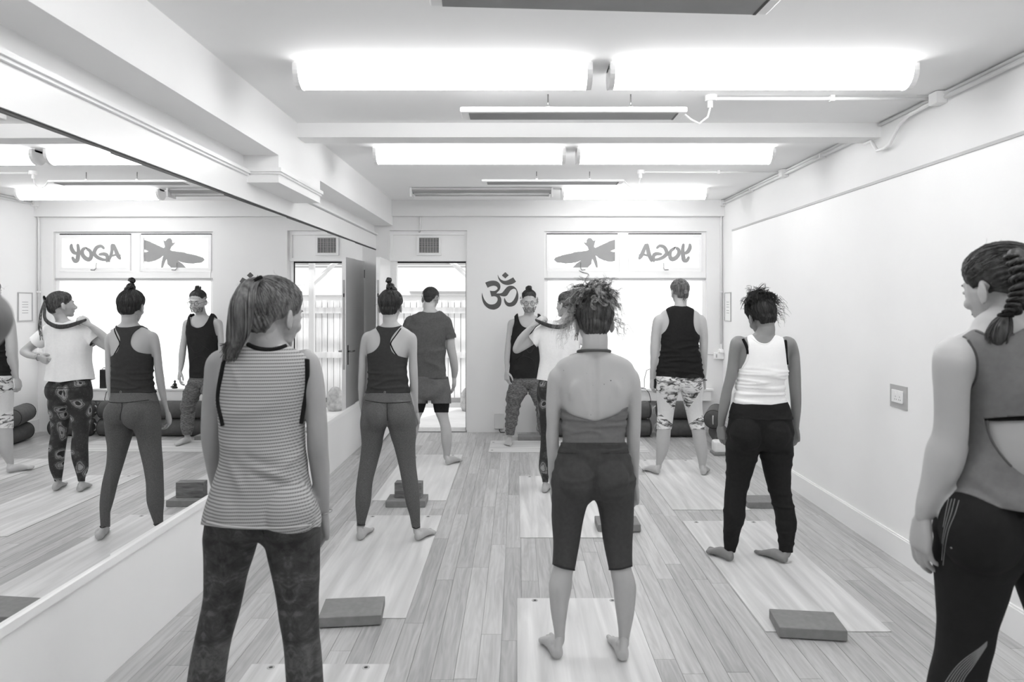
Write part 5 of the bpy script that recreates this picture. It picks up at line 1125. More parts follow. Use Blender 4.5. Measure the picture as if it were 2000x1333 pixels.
# ---- bearded man facing the class
def man_instructor():
    s = Person(7.68, 'bearded person with glasses and a hair bun facing the class in a dark vest', skin(0.72), 0.0084)
    s.hd = 0.0028
    T = [(617, 1018, 1046, .055), (621, 1007, 1054, .065), (627, 999, 1062, .078), (637, 1000, 1060, .095), (660, 1001, 1057, .11), (690, 1001, 1054.5, .105), (715, 1000, 1052.5, .10), (735, 999, 1052, .10), (745, 998, 1054, .105), (750, 1002, 1054, .09), (755, 1020, 1043, .06)]
    s.tor.append(hloft(s.rows(T), 2.3))
    def leg(R, foot_px, ang, side, L):
        dh = F*EYE/(foot_px[1]-CY); d1 = dh+0.17; rows = []
        for i, (py, xl, xr) in enumerate(R):
            t = (py-R[0][0])/(R[-1][0]-R[0][0]); dd = s.d+(d1-s.d)*t; a = (xr-xl)/2*dd/F; rows.append((FX((xl+xr)/2, dd), dd-0.02*math.sin(PI*min(1, t*1.8)), FZ(py, dd), a, a*1.03))
        rows.sort(key=lambda q: q[2]); top = rows[-1]; s.legs.append(hloft(rows+[(top[0]*.8+FX(1027, s.d)*.2, s.d, top[2]+.09, top[3]*.85, top[4]*.85)], 2.1, 22)); an = rows[0]
        u = Vector((-math.sin(ang), math.cos(ang), 0)); s.fine += foot(Vector((an[0], an[1], 0.009))-u*0.048, ang, L, (an[0], an[1], an[2]), (an[3]+an[4])/2, side)
    leg([(752, 998, 1029), (768, 996, 1024), (785, 993, 1015), (800, 991, 1012), (815, 990, 1008), (830, 990, 1006), (845, 990.5, 1002.5), (856, 991, 1000.5)], (993, 873), math.radians(172), 1, .245)
    leg([(752, 1033, 1056), (768, 1038, 1061), (785, 1046, 1066), (800, 1050, 1069), (815, 1052, 1070), (830, 1054, 1070), (845, 1057, 1069), (856, 1058, 1068)], (1064, 874), math.radians(200), -1, .245)
    s.add_arm([(633, 991, 1006), (650, 989.5, 1002), (662, 988, 1000.5), (678, 986, 998.5), (696, 984.5, 997), (712, 985, 995), (726, 986, 993)], -.07, 0, dict(N=(.6, .5, 0), T=(.6, -1, 0), D=(.03, -.1, -1), L=.185, curl=.75, thumb=.9), sh=(1002, 632, 8.5))
    s.add_arm([(633, 1054, 1069), (650, 1058, 1071), (662, 1059, 1072), (678, 1061, 1074), (696, 1062, 1075), (712, 1063, 1074), (726, 1065, 1073)], -.07, 0, dict(N=(-.6, .5, 0), T=(-.6, -1, 0), L=.185, curl=.7), sh=(1058, 632, 8.5))
    s.build(Head(W(1033.5, 589, 7.60), PI+0.0, -0.22, 0.03, 1.09), (1033, 618, .062, .056), male=True, glutes=[(1017, 750, .08), (1038, 750, .08)] if False else None)
    tk = [(612, 1014, 1052, .066), (620, 1004, 1058, .08), (637, 998, 1061, .106), (660, 998, 1059, .12), (690, 997.5, 1056, .118), (720, 996, 1053, .118), (740, 995, 1053, .12), (750, 995, 1053, .12)]
    vp = [(1005, 616), (1012, 614), (1014, 626), (1020, 637), (1032, 641), (1043, 637), (1049, 626), (1050, 613), (1057, 615), (1056, 630), (1057, 648), (1062, 655), (1090, 660), (1090, 737), (1025, 739), (960, 735), (960, 662), (1000, 656), (1003, 640), (1005, 628)]
    s.cloth([hloft(s.rows(tk), 2.3)], 'vest', knit(.15), poly=soft_poly(vp), off=.003, disp=lambda V: wrinkle(V, .008, 6, 8, 2), th=.003, fit='low')
    s.line([(1010, 684), (1022, 676), (1034, 690), (1044, 678)], 'faded_print', knit(.2), .004); s.line([(1012, 702), (1024, 696), (1040, 702)], 'faded_print', knit(.2), .004)
    low = s.low
    def loose(V):
        z = V[:, 2]; return 0.004+0.020*sm(z, .40, .52)*(1-sm(z, .60, .90))+0.008*(1-sm(z, .4, .5))
    s.cloth(None, 'joggers', heather(.30, .52, (40, 40, 170)), poly=[(900, 730), (1150, 730), (1150, 851), (900, 849)], base=low, off=loose, disp=lambda V: wrinkle(V, .012, 8, 14, 6)*(1-sm(V[:, 2], .6, .8))+wrinkle(V, .004, 9, 9, 1))
    for c in ((995.5, 849, 7.85), (1062.5, 850, 7.85)): pass
    H = s.H; H.face(s.root, 0.2, .0032); hm = hair_mat(.12, .30); rr = random.Random(2)
    kn = (0, -.3, 1); L = [cap(H, kn, (.006, .98), .010, .002, 44, low=-.05)]+combed(H, kn, (0, -.03, .11), 160, (.06, .48), .012, .0015, rs=2, low=-.04)+bun(H, (0, -.03, .132), .028, 4, 7)
    for k in range(60):
        sx = rr.choice((-1, 1)); p = Vector((sx*.078, rr.uniform(-.05, .01), rr.uniform(-.03, .05))); L.append(curl(H.P(*p), H.D(sx*.7, 0, rr.uniform(-1, .6)), rr.uniform(.012, .028), .005, 1.2, .0012, rr, .5, 12))
    L += flyaways(H, 12, .03, 5, z0=.05); obj('hair', *join(*L), hm, s.root, True)
    B = []
    for k in range(420):
        a = rr.uniform(-1.5, 1.5); z = rr.uniform(-.1, -.045); p = Vector((math.sin(a)*(.050+(.1+z)*.35), .018+math.cos(a)*(.062+(z+.1)*.1), z))
        if abs(p.x) < .02 and z > -.072 and z < -.05: continue
        if abs(p.x) < .03 and z > -.055: continue
        B.append(tube([H.P(*p), H.P(p.x*1.05, p.y+.003, p.z-.007)], [.0012, .0004], 3, False))
    obj('beard', *join(*B), hm, s.root, True)
    obj('moustache', *tube([H.P(-.024, .076, -.056), H.P(-.010, .089, -.048), H.P(0, .090, -.047), H.P(.010, .089, -.048), H.P(.024, .076, -.056)], [.0006, .0022, .0018, .0022, .0006], 6), hm, s.root, True)
    G = []
    for q in (-1, 1):
        G.append(tube([H.P(q*.033+math.cos(a)*.0225, .1005+.002*abs(math.cos(a))-.004*q*math.cos(a)*0, -.003+math.sin(a)*.0185) for a in np.linspace(0, 2*PI, 22)[:-1]], .0017, 6, closed=True))
        G.append(tube([H.P(q*.0555, .0995, .004), H.P(q*.070, .09, .005), H.P(q*.080, .03, .002), H.P(q*.079, -.012, -.005)], .0016, 6))
    G.append(tube([H.P(-.0105, .1015, .003), H.P(0, .104, .006), H.P(.0105, .1015, .003)], .0016, 6))
    obj('glasses', *join(*G), M_dark, s.root, True)
    return s

# ---- woman in the white t-shirt holding her ponytail
def paisley():
    m, nt, b = base_mat('paisley print'); c = coords(nt)
    dn = N(nt, 'ShaderNodeTexNoise'); dn.inputs['Scale'].default_value = 6; nt.links.new(c, dn.inputs[0])
    mix = N(nt, 'ShaderNodeVectorMath', operation='SCALE'); mix.inputs['Scale'].default_value = 0.22; nt.links.new(dn.outputs[1], mix.inputs[0])
    ad = N(nt, 'ShaderNodeVectorMath', operation='ADD'); nt.links.new(c, ad.inputs[0]); nt.links.new(mix.outputs[0], ad.inputs[1])
    v = N(nt, 'ShaderNodeTexVoronoi'); v.inputs['Scale'].default_value = 8.5; nt.links.new(ad.outputs[0], v.inputs[0])
    r1 = ramp(nt, [(0.0, .22), (0.17, .22), (0.20, .70), (0.30, .62), (0.33, .30), (0.40, .62), (0.43, .34), (0.60, .25)], v.outputs[0])
    v2 = N(nt, 'ShaderNodeTexVoronoi'); v2.inputs['Scale'].default_value = 55; nt.links.new(c, v2.inputs[0])
    r2 = ramp(nt, [(0.0, .15), (0.25, .2), (0.3, .9), (0.45, .5)], v2.outputs[0])
    mx = N(nt, 'ShaderNodeMixRGB', blend_type='OVERLAY'); mx.inputs[0].default_value = 0.55; nt.links.new(r1, mx.inputs[1]); nt.links.new(r2, mx.inputs[2])
    nt.links.new(mx.outputs[0], b.inputs['Base Color']); b.inputs['Roughness'].default_value = .75; b.inputs['Specular IOR Level'].default_value = .25; return m
def woman_ponytail():
    s = Person(5.75, 'person in a white t-shirt and paisley leggings holding her ponytail over her shoulder', skin(0.70), 0.0084)
    s.cr = (1090, 788)
    T = [(626, 1081, 1110, .05), (633, 1068, 1120, .06), (641, 1058, 1130, .07), (655, 1056, 1130, .085), (680, 1060, 1124, .095), (705, 1062, 1122, .088), (725, 1060, 1124, .088), (745, 1053, 1127, .10), (765, 1049, 1131, .11, -.01), (782, 1050, 1130, .105), (793, 1062, 1118, .08)]
    s.torso(T, 764)
    s.add_leg([(782, 1050, 1087), (805, 1052, 1088), (822, 1054, 1086), (845, 1057, 1083), (872, 1056, 1083), (895, 1054, 1080), (917, 1053, 1074), (935, 1059, 1071), (948, 1060, 1070)], (1063, 966), math.radians(-14), -1, .235)
    s.add_leg([(782, 1094, 1130), (805, 1096, 1129), (822, 1098, 1128), (845, 1100, 1127), (872, 1102, 1129), (895, 1104, 1129), (917, 1106, 1127), (935, 1109, 1122), (948, 1110, 1120)], (1115, 964), math.radians(-20), 1, .235)
    d = s.d
    L = [W(1062, 645, d), W(1040, 664, d+.02), W(1009, 684, d+.03)]
    s.arms.append(limb(L+[], [.045, .042, .036], 16)); fw = W(1044, 634, d-.06)
    s.arms.append(limb([W(1008, 683, d+.03), W(1017, 664, d+.0), W(1032, 646, d-.03), fw], [.035, .036, .029, .022], 16))
    s.fine += hand(fw, (W(1054, 626, d-.07)-fw), (0.3, .6, -.7), (.5, -.2, .8), L=.165, curl=1.5, r=.95)
    s.arms.append(limb([W(1126, 645, d), W(1148, 664, d-.01), W(1176, 688, d-.03)], [.045, .041, .036], 16)); rw = W(1136, 699, d-.11)
    s.arms.append(limb([W(1176, 688, d-.03), W(1160, 694, d-.07), rw], [.036, .032, .023], 16))
    s.fine += hand(rw, (W(1118, 706, d-.115)-rw), (0, .9, .3), (.1, -.2, 1), L=.16, curl=.7)
    s.build(Head(W(1107, 597, 5.76), math.radians(42), 0.12, 0.05, 1.0), (1096, 636, .055, .045), glutes=[(1071, 764, .09), (1109, 764, .09)], bust=[(1075, 690, .06), (1105, 690, .06)])
    ts = [(622, 1078, 1112, .06), (630, 1066, 1122, .07), (640, 1054, 1134, .083), (655, 1050, 1134, .10), (680, 1053, 1131, .118), (705, 1055, 1128, .12), (725, 1052, 1128, .124), (742, 1049, 1130, .128), (755, 1048, 1130, .13)]
    sl_ = [limb([W(1066, 646, d), W(1054, 655, d), W(1043, 664, d+.01), W(1030, 673, d+.02)], [.056, .056, .054, .052], 16), limb([W(1122, 646, d), W(1136, 655, d), W(1148, 666, d-.01), W(1160, 677, d-.02)], [.056, .056, .054, .052], 16)]
    poly = [(1078, 627), (1092, 632), (1106, 631), (1112, 626), (1130, 634), (1165, 655), (1146, 680), (1131, 672), (1131, 690), (1145, 742), (1090, 748), (1040, 740), (1050, 690), (1052, 680), (1046, 675), (1028, 652), (1044, 640), (1066, 630)]
    s.cloth([hloft(s.rows(ts), 2.25)]+sl_, 't_shirt', knit(.93, .01), poly=poly, off=.002, disp=lambda V: wrinkle(V, .014, 8, 2.5, 5), smooth=3, fit='full')
    low = s.low
    s.cloth(None, 'paisley_leggings', paisley(), poly=[(900, 738), (1300, 738), (1300, 942), (900, 942)], base=low, off=.004)
    s.line([(1050, 757), (1075, 760), (1100, 760), (1130, 757)], 'waist_seam', knit(.2), .0025)
    s.H.face(s.root); H = s.H; kn = (0, -.8, .6); hm = hair_mat(.20, .44); rr = random.Random(6)
    Ls = [cap(H, kn, (-.01, .72), .012, .0022, 54, low=-.090)]+combed(H, kn, (0, -.105, .08), 200, (-.005, .72), .013, .0013, rs=12)
    k0 = H.P(0, -.112, .075); C = [k0, W(1122, 604, d-.12), W(1119, 625, d-.13), W(1100, 638, d-.125), W(1078, 638, d-.12), W(1058, 631, d-.10), W(1046, 625, d-.08)]; wd = [.010, .014, .015, .016, .016, .015, .008]
    Ls.append(limb(C, [w_*.75 for w_ in wd], 14))
    for k in range(110):
        a = rr.uniform(0, 6.28); q = math.sqrt(rr.random()); A = smooth_rows([list(C[i]+Vector((0, math.cos(a+.3*i), math.sin(a+.3*i)))*wd[i]*q*1.15) for i in range(7)], 3)
        Ls.append(tube([Vector(p) for p in A], [.0017]*len(A), 4, False))
    for k in range(16):
        A = [C[0], W(1127+rr.uniform(-3, 3), 615, d-.14), W(1128+rr.uniform(-4, 4), 640, d-.14), W(1126+rr.uniform(-4, 4), 660+rr.uniform(-6, 10), d-.14)]
        A = smooth_rows([list(p) for p in A], 4); Ls.append(tube([Vector(p) for p in A], [.0015]*len(A), 4, False))
    Ls += flyaways(H, 16, .04, 9)
    obj('hair', *join(*Ls), hm, s.root, True)
    obj('hair_tie', *tube([k0+H.D(math.cos(a)*.017, -.004, math.sin(a)*.017) for a in np.linspace(0, 2*PI, 16)[:-1]], .006, 8, closed=True), knit(.06), s.root, True)
    wr = rw; obj('wristwatch', *tube([wr+Vector((0, math.cos(a)*.027, math.sin(a)*.027)) for a in np.linspace(0, 2*PI, 18)[:-1]], .003, 6, closed=True), M_metal, s.root, True)
    return s

# ---- woman in black tank and pale printed capri leggings
def marble():
    m, nt, b = base_mat('marbled print'); n = N(nt, 'ShaderNodeTexNoise'); n.inputs['Scale'].default_value = 1; n.inputs['Detail'].default_value = 8; n.inputs['Roughness'].default_value = .65; n.inputs['Distortion'].default_value = 1.2
    nt.links.new(coords(nt, (11, 11, 26)), n.inputs[0]); nt.links.new(ramp(nt, [(0.0, .15), (0.40, .22), (0.46, .55), (0.52, .88), (1.0, .93)], n.outputs[0]), b.inputs['Base Color']); b.inputs['Roughness'].default_value = .75; return m
def woman_marble():
    s = Person(6.33, 'person in a black tank top and pale marbled cropped leggings before the window', skin(0.72), 0.0084)
    s.cr = (1328, 757)
    T = [(599, 1314, 1341, .055), (604, 1302, 1352, .065), (610, 1292, 1364, .078), (620, 1289, 1368, .09), (640, 1291, 1366, .105), (660, 1292, 1364, .11), (680, 1291, 1362, .108), (700, 1287, 1367, .11), (724, 1284, 1371, .118), (745, 1283, 1373, .125, -.01), (762, 1284, 1372, .115), (774, 1300, 1358, .09)]
    s.torso(T, 748)
    s.add_leg([(762, 1283, 1326), (784, 1284.5, 1320), (807, 1286, 1316), (827, 1284, 1313), (840, 1283, 1310), (850, 1282, 1309), (870, 1281, 1306.5), (889, 1281, 1301), (906, 1281, 1293), (912, 1281, 1292)], (1288, 929), math.radians(32), -1, .25)
    s.add_leg([(762, 1330, 1373), (784, 1336, 1371), (807, 1342, 1372.5), (827, 1346, 1375), (840, 1350, 1377), (850, 1352, 1378), (870, 1355, 1380), (889, 1360, 1381), (906, 1364, 1378.5), (912, 1365, 1378)], (1373, 931), math.radians(-22), 1, .25)
    s.add_arm([(628, 1275, 1296), (658, 1271, 1290), (685, 1269.5, 1289), (697, 1270, 1288), (711, 1269.5, 1286), (731, 1270, 1280), (742, 1270, 1278)], .04, 0, dict(N=(.8, .1, 0), T=(0, 1, 0), L=.17, curl=.9), sh=(1291, 624, 9.5))
    s.add_arm([(628, 1360, 1380), (658, 1366, 1383), (685, 1366, 1382.5), (697, 1366, 1382), (711, 1368, 1381.5), (731, 1370, 1380), (742, 1371, 1379)], .06, 0, dict(N=(-.8, -.1, 0), T=(0, 1, 0), L=.17, curl=.7), sh=(1366, 624, 9.5))
    s.build(Head(W(1327, 571, 6.36), 0.18, -0.06, 0.0, 1.02), (1328, 604, .062, .056), glutes=[(1308, 748, .10), (1348, 748, .10)], bust=[(1312, 670, .075), (1345, 670, .075)])
    low = s.low
    tk = [(1314, 598), (1341, 598), (1355, 606), (1354, 625), (1355, 638), (1360, 650), (1372, 657), (1420, 660), (1420, 736), (1345, 739), (1220, 730), (1220, 660), (1284, 656), (1297, 650), (1304, 640), (1307, 626), (1301, 606)]
    s.cloth(None, 'tank_top', knit(.12), poly=soft_poly(tk), base=low, off=.007, disp=lambda V: wrinkle(V, .009, 5, 20, 3)*(1-sm(V[:, 2], 1.2, 1.35)))
    def sym(pts): return pts
    up = [(1200, 725), (1420, 725), (1420, 757), (1372, 757), (1342, 803), (1340, 803), (1329, 745), (1318, 800), (1312, 799), (1286, 764), (1200, 764)]
    mb = marble()
    s.cloth(None, 'marbled_leggings', mb, poly=up, base=low, off=.0042)
    mid = [(1200, 757), (1286, 762), (1312, 797), (1318, 798), (1329, 745), (1340, 801), (1342, 801), (1372, 755), (1420, 755), (1420, 812), (1373, 812), (1346, 830), (1329, 860), (1312, 829), (1285, 806), (1200, 806)]
    o = s.cloth(None, 'plain_panel', knit(.86, .01), poly=mid, base=low, off=.004)
    lo_ = [(1200, 804), (1285, 804), (1312, 828), (1329, 860), (1346, 829), (1373, 810), (1420, 810), (1420, 840), (1352, 839), (1200, 838)]
    for q in (-1, 1): s.cloth(None, 'marbled_knee_band', mb, poly=lo_, field=lambda V: (V[:, 0]-FX(1329, s.d))*q*200, base=low, off=.0044)
    s.H.face(s.root); H = s.H; kn = (0, -.95, .1); hm = hair_mat(.30, .54); rr = random.Random(8)
    L = [cap(H, kn, (-.012, .68), .012, .0022, 50, low=-.090)]+combed(H, kn, (.005, -.11, .03), 220, (-.008, .7), .013, .0014, rs=15)+bun(H, (.012, -.105, -.005), .026, 4, 6, 1.3, .009)+bun(H, (.02, -.09, -.045), .022, 5, 5, 1.3, .008)
    for k in range(12): L.append(curl(H.P(.02+rr.uniform(-.03, .03), -.09, -.06), H.D(rr.uniform(-.5, .5), -.2, -1), rr.uniform(.02, .05), .004, 1, .0013, rr, 1, 12))
    L.append(curl(H.P(-.08, 0, .03), H.D(-1, 0, .3), .13, .02, 1.0, .0008, rr, .2, 30)); obj('hair', *join(*L), hm, s.root, True)
    wr = s.wrist; obj('wristband', *tube([wr+Vector((math.cos(a)*.024, math.sin(a)*.024, -.004*math.cos(a))) for a in np.linspace(0, 2*PI, 18)[:-1]], .005, 6, closed=True), M_dark, s.root, True)
    return s

# ---- woman in the white tank
def woman_white_tank():
    s = Person(4.22, 'person with dark curly hair pinned up in a white tank top and black leggings', skin(0.52), 0.0065)
    s.cr = (1483, 874)
    T = [(653, 1472, 1508, .05), (659, 1458, 1522, .06), (666, 1442, 1538, .07), (675, 1438, 1542, .08), (692, 1442, 1538, .09), (723, 1444, 1536, .098), (740, 1443, 1529, .095), (756, 1441.5, 1527, .09), (772, 1440, 1528, .09), (784, 1437, 1533, .095), (800, 1431, 1540, .10), (823, 1427, 1544, .112, -.008), (850, 1422, 1547, .12, -.012), (877, 1422, 1547, .115), (892, 1440, 1530, .09)]
    s.torso(T, 850)
    s.add_leg([(878, 1421, 1480), (911, 1423, 1473), (941, 1422, 1463), (968, 1418, 1456), (1005, 1415, 1451), (1035, 1415, 1443), (1058, 1416, 1438), (1080, 1417, 1432.5)], (1431, 1101), math.radians(30), -1, .235)
    s.add_leg([(878, 1486, 1546), (911, 1493, 1544), (941, 1500, 1542), (968, 1507, 1544), (1005, 1515, 1550), (1035, 1519, 1549.6), (1058, 1522, 1547), (1080, 1525, 1544.5)], (1537, 1105), math.radians(28), 1, .235)
    s.add_arm([(672, 1426, 1456), (691, 1423, 1445), (715, 1420.5, 1442), (740, 1416, 1437.5), (761, 1410.5, 1430), (783, 1406, 1427), (804, 1403, 1421.5), (822, 1402, 1417), (832, 1402, 1415.5)], .07, -.01, dict(N=(.7, .3, 0), T=(.5, 1, 0), D=(.05, .1, -1), L=.17, curl=.85, thumb=.8), sh=(1446, 672, 15))
    s.add_arm([(674, 1524, 1556), (691, 1539, 1561), (715, 1540, 1563), (740, 1540, 1564), (761, 1542, 1564.5), (783, 1544, 1565), (804, 1545, 1564), (823, 1546.5, 1562), (836, 1548, 1561)], .08, 0, dict(N=(-.8, -.2, 0), T=(-.1, 1, 0), L=.17, curl=.75), sh=(1532, 673, 15))
    s.build(Head(W(1487, 620, 4.27), 0.12, -0.34, -0.10, 1.05), (1491, 657, .060, .051), glutes=[(1457, 848, .098), (1511, 848, .098)], bust=[(1470, 725, .07), (1508, 725, .07)])
    low = s.low
    tk = [(1464, 657), (1470, 656), (1480, 668), (1493, 672), (1504, 668), (1513, 656), (1520, 658), (1529, 663), (1533, 690), (1535, 712), (1538, 728), (1600, 730), (1600, 789), (1535, 788), (1505, 793), (1470, 792), (1380, 784), (1380, 726), (1443, 722), (1452, 714), (1458, 700), (1462, 680), (1460, 662)]
    s.cloth(None, 'white_tank_top', knit(.95, .005), poly=soft_poly(tk), base=low, off=.0065, disp=lambda V: wrinkle(V, .011, 3.5, 42, 8)*sm(V[:, 2], .96, 1.0)*(1-sm(V[:, 2], 1.14, 1.24)))
    for L in ([(1451, 663), (1456, 672), (1460, 683), (1461, 692)], [(1534, 666), (1535, 680), (1535.5, 696), (1537, 712)]): s.line(L, 'bra_strap', knit(.08), .010, bv=s.bvh)
    s.line([(1462, 664), (1465, 682), (1461, 702), (1452, 717), (1443, 724)], 'armhole_edge', knit(.95, .005), .003); s.line([(1465, 658), (1480, 669), (1493, 673), (1504, 669), (1513, 658)], 'neck_edge', knit(.95, .005), .003)
    s.cloth(None, 'black_leggings', knit(.13, .01), poly=[(1300, 783), (1437, 784), (1470, 790), (1505, 791), (1534, 787), (1700, 784), (1700, 1079), (1300, 1078)], base=low, off=.0055, disp=lambda V: wrinkle(V, .005, 5, 14, 2))
    s.cloth(None, 'folded_waistband', knit(.135, .01), poly=[(1300, 783), (1437, 784), (1470, 790), (1505, 791), (1534, 787), (1700, 784), (1700, 814), (1500, 822), (1300, 812)], base=low, off=.010, disp=lambda V: wrinkle(V, .004, 4, 20, 2))
    s.H.face(s.root); H = s.H; kn = (0, -.2, 1); hm = hair_mat(.07, .22); rr = random.Random(21)
    L = [cap(H, kn, (-.015, .7), .012, .0028, 40, low=-.096)]+combed(H, kn, (0, -.02, .12), 260, rs=6)+bun(H, (.01, -.03, .125), .035, 5, 8)
    for k in range(230):
        a = rr.uniform(0, 6.28); el = rr.uniform(-.25, 1.4); d_ = Vector((math.cos(a)*math.cos(el)*1.2, math.sin(a)*math.cos(el)*.7-.2, math.sin(el)*.9)); p = Vector((.0, -.03, .085))+d_*.045
        L.append(lock(H.P(*p), H.D(*d_), rr.uniform(.03, .085), rr.uniform(.008, .015), rr.uniform(1, 2.2), rr, rr.uniform(.3, 1.1), 18, 5, .0013, .004))
    for k in range(36):
        p = Vector((rr.uniform(.03, .085), rr.uniform(-.08, .0), rr.uniform(.0, .10))); L.append(curl(H.P(*p), H.D(rr.uniform(.3, 1), -.3, rr.uniform(-.8, .6)), rr.uniform(.06, .12), .009, rr.uniform(1, 2), .0015, rr, .8, 20))
    obj('hair', *join(*L), hm, s.root, True); return s

# ---- woman at the right edge with the braid
def woman_braid():
    s = Person(1.75, 'person with a thick braid, grey open-back top and black striped leggings at the right edge', skin(0.69), 0.006)
    s.cr = (1978, 1087)
    T = [(622, 1915, 1985, .052), (640, 1908, 1994, .058), (655, 1880, 2040, .068), (668, 1858, 2078, .080), (690, 1852, 2096, .090), (730, 1868, 2090, .10), (770, 1888, 2078, .108), (820, 1890, 2078, .108), (870, 1884, 2080, .10), (920, 1874, 2086, .102), (965, 1858, 2100, .11), (1010, 1842, 2118, .12, -.01), (1055, 1838, 2126, .125, -.012), (1085, 1840, 2122, .115), (1105, 1870, 2090, .09)]
    s.torso(T, 1035)
    ll = [(1080, 1838, 1970), (1118, 1837, 1963.6), (1152, 1839, 1955), (1186, 1840, 1945), (1220, 1841, 1935), (1254, 1839, 1930), (1288, 1834.5, 1921), (1333, 1823, 1911), (1400, 1812, 1895), (1480, 1806, 1884), (1560, 1806, 1880), (1640, 1806, 1866), (1710, 1808, 1856), (1745, 1808, 1855)]
    rl = [(1080, 1984, 2124), (1118, 1992, 2124), (1152, 1999, 2124), (1186, 2010, 2124), (1220, 2022, 2124), (1254, 2032, 2126), (1333, 2050, 2140), (1400, 2062, 2146), (1480, 2072, 2152), (1560, 2082, 2154), (1640, 2098, 2156), (1710, 2108, 2156), (1745, 2108, 2155)]
    s.add_leg_free(ll, -1, (FX(1832, 1.75), 1.70, 0.004), math.radians(10), .245); s.add_leg_free(rl, 1, (FX(2132, 1.75), 1.70, 0.004), math.radians(-12), .245)
    s.add_arm([(700, 1826, 1898), (730, 1825, 1894), (764, 1827, 1890), (800, 1828, 1889), (836, 1827, 1888), (860, 1822, 1886), (880, 1813, 1884), (914, 1806, 1873), (948, 1799.6, 1853), (982, 1791, 1834), (1012, 1787, 1819)], .05, -.03, dict(N=(.75, .1, 0), T=(.1, 1, .1), D=(-.06, .08, -1), L=.165, curl=.5, thumb=.45), sh=(1868, 690, 34))
    s.add_arm([(700, 2080, 2146), (764, 2088, 2150), (836, 2092, 2152), (880, 2098, 2158), (948, 2112, 2160), (1012, 2126, 2160)], .05, 0, dict(N=(-.8, -.1, 0), T=(0, 1, 0), L=.165, curl=.6), sh=(2090, 690, 34))
    s.build(Head(W(1953, 563, 1.80), math.radians(17), -0.16, -0.04, .96), (1950, 645, .062, .050), glutes=[(1915, 1035, .098), (2045, 1035, .098)], bust=[(1945, 790, .07), (2030, 790, .07)])
    tp = [(628, 1912, 1992, .062), (642, 1900, 2004, .07), (655, 1876, 2046, .08), (668, 1860, 2078, .092), (690, 1862, 2086, .102), (730, 1872, 2088, .114), (770, 1886, 2086, .124), (820, 1888, 2086, .124), (870, 1884, 2088, .122), (920, 1874, 2094, .126), (955, 1860, 2104, .130), (985, 1848, 2116, .134), (1010, 1845, 2118, .134)]
    poly = [(1905, 646), (1930, 656), (1955, 660), (1982, 652), (2010, 640), (2060, 655), (2085, 664), (2068, 688), (2062, 715), (2066, 742), (2085, 764), (2220, 768), (2220, 985), (2060, 1000), (1996, 999), (1940, 990), (1890, 975), (1860, 970), (1700, 965), (1700, 768), (1893, 764), (1906, 742), (1909, 715), (1904, 688), (1890, 664), (1880, 660)]
    hole = [(1925, 818), (2008, 812), (2095, 818), (2085, 862), (2062, 900), (2010, 928), (1985, 918), (1958, 890), (1936, 856), (1928, 832)]; hole = catmull(hole, 5, {0, 2})
    def fld(V):
        P = pix(V, s.d); f = sdf(P, soft_poly(poly)); bk = V[:, 1] < s.d; return np.where(bk, np.minimum(f, -sdf(P, hole)), f)
    mt = knit(.44, .015)
    s.cloth([hloft(s.rows(tp), 2.3)], 'open_back_top', mt, field=fld, off=.004, vox=.006, disp=lambda V: wrinkle(V, .014, 4, 5, 6)*(.4+.6*(1-sm(V[:, 2], 1.1, 1.3)))+wrinkle(V, .010, 3, 18, 2)*(1-sm(V[:, 2], 1.13, 1.2)), th=.003, fit='low')
    s.line([(1891, 665), (1905, 690), (1909, 716), (1906, 742), (1894, 762)], 'armhole_edge', knit(.30), .003, n=14)
    s.line([(1928, 822), (1930, 842), (1940, 866), (1958, 892), (1976, 912)], 'cutout_edge', knit(.34), .003, n=14)
    s.line([(1906, 647), (1930, 657), (1955, 661), (1980, 653)], 'neck_edge', knit(.34), .003, n=14)
    for dy in (813, 818): s.line([(1922, dy), (1950, dy+1), (1980, dy), (2030, dy), (2080, dy)], 'bra_band', knit(.05), .006, bv=s.bvh, n=14, lift=0.008)
    low = s.low
    s.cloth(None, 'black_leggings', knit(.12, .008), poly=[(1600, 945), (2300, 945), (2300, 1738), (1600, 1738)], base=low, off=.004)
    st = knit(.50)
    for L in ([(1873, 978), (1865, 1005), (1853, 1035), (1846, 1070), (1842, 1105)], [(1865, 975), (1858, 1003), (1848, 1035), (1842, 1065), (1839.5, 1095)], [(1859, 975), (1852, 1003), (1844, 1035), (1840, 1062)], [(1853, 975), (1847, 1003), (1842, 1030)]):
        s.line(L, 'stripe', st, .0011, n=8)
    for q in range(7):
        t = q/6; s.line([(1928-1*t, 1254+8*t), (1912-2*t+4*t, 1268+14*t), (1884+14*t, 1288+18*t), (1864+22*t, 1308+14*t), (1846+30*t, 1334+8*t)], 'stripe', st, .0012, n=8)
    # dot
    s.line([(1857.5, 1069), (1859, 1072)], 'small_emblem', st, .003, n=3)
    s.H.face(s.root); H = s.H; hm = hair_mat(.12, .32, scale=(60, 60, 20)); rr = random.Random(31); kn = (.35, -1, .25)
    L = [cap(H, kn, (-.012, .74), .014, .0026, 42, low=-.088)]+combed(H, kn, (.03, -.10, .04), 320, (-.006, .74), .015, .0014, rs=19)
    dd = 1.69; C = [W(1985, 500, dd), W(1996, 522, dd-.02), W(1999, 548, dd-.03), W(1994, 575, dd-.02), W(1982, 598, dd-.01), W(1966, 614, dd)]
    A = smooth_rows([list(c)+[w_] for c, w_ in zip(C, (.034, .036, .034, .030, .024, .014))], 14); Kn = len(A)
    L.append(limb([Vector(a[:3]) for a in A[::8]], [float(a[3])*.62 for a in A[::8]], 12))
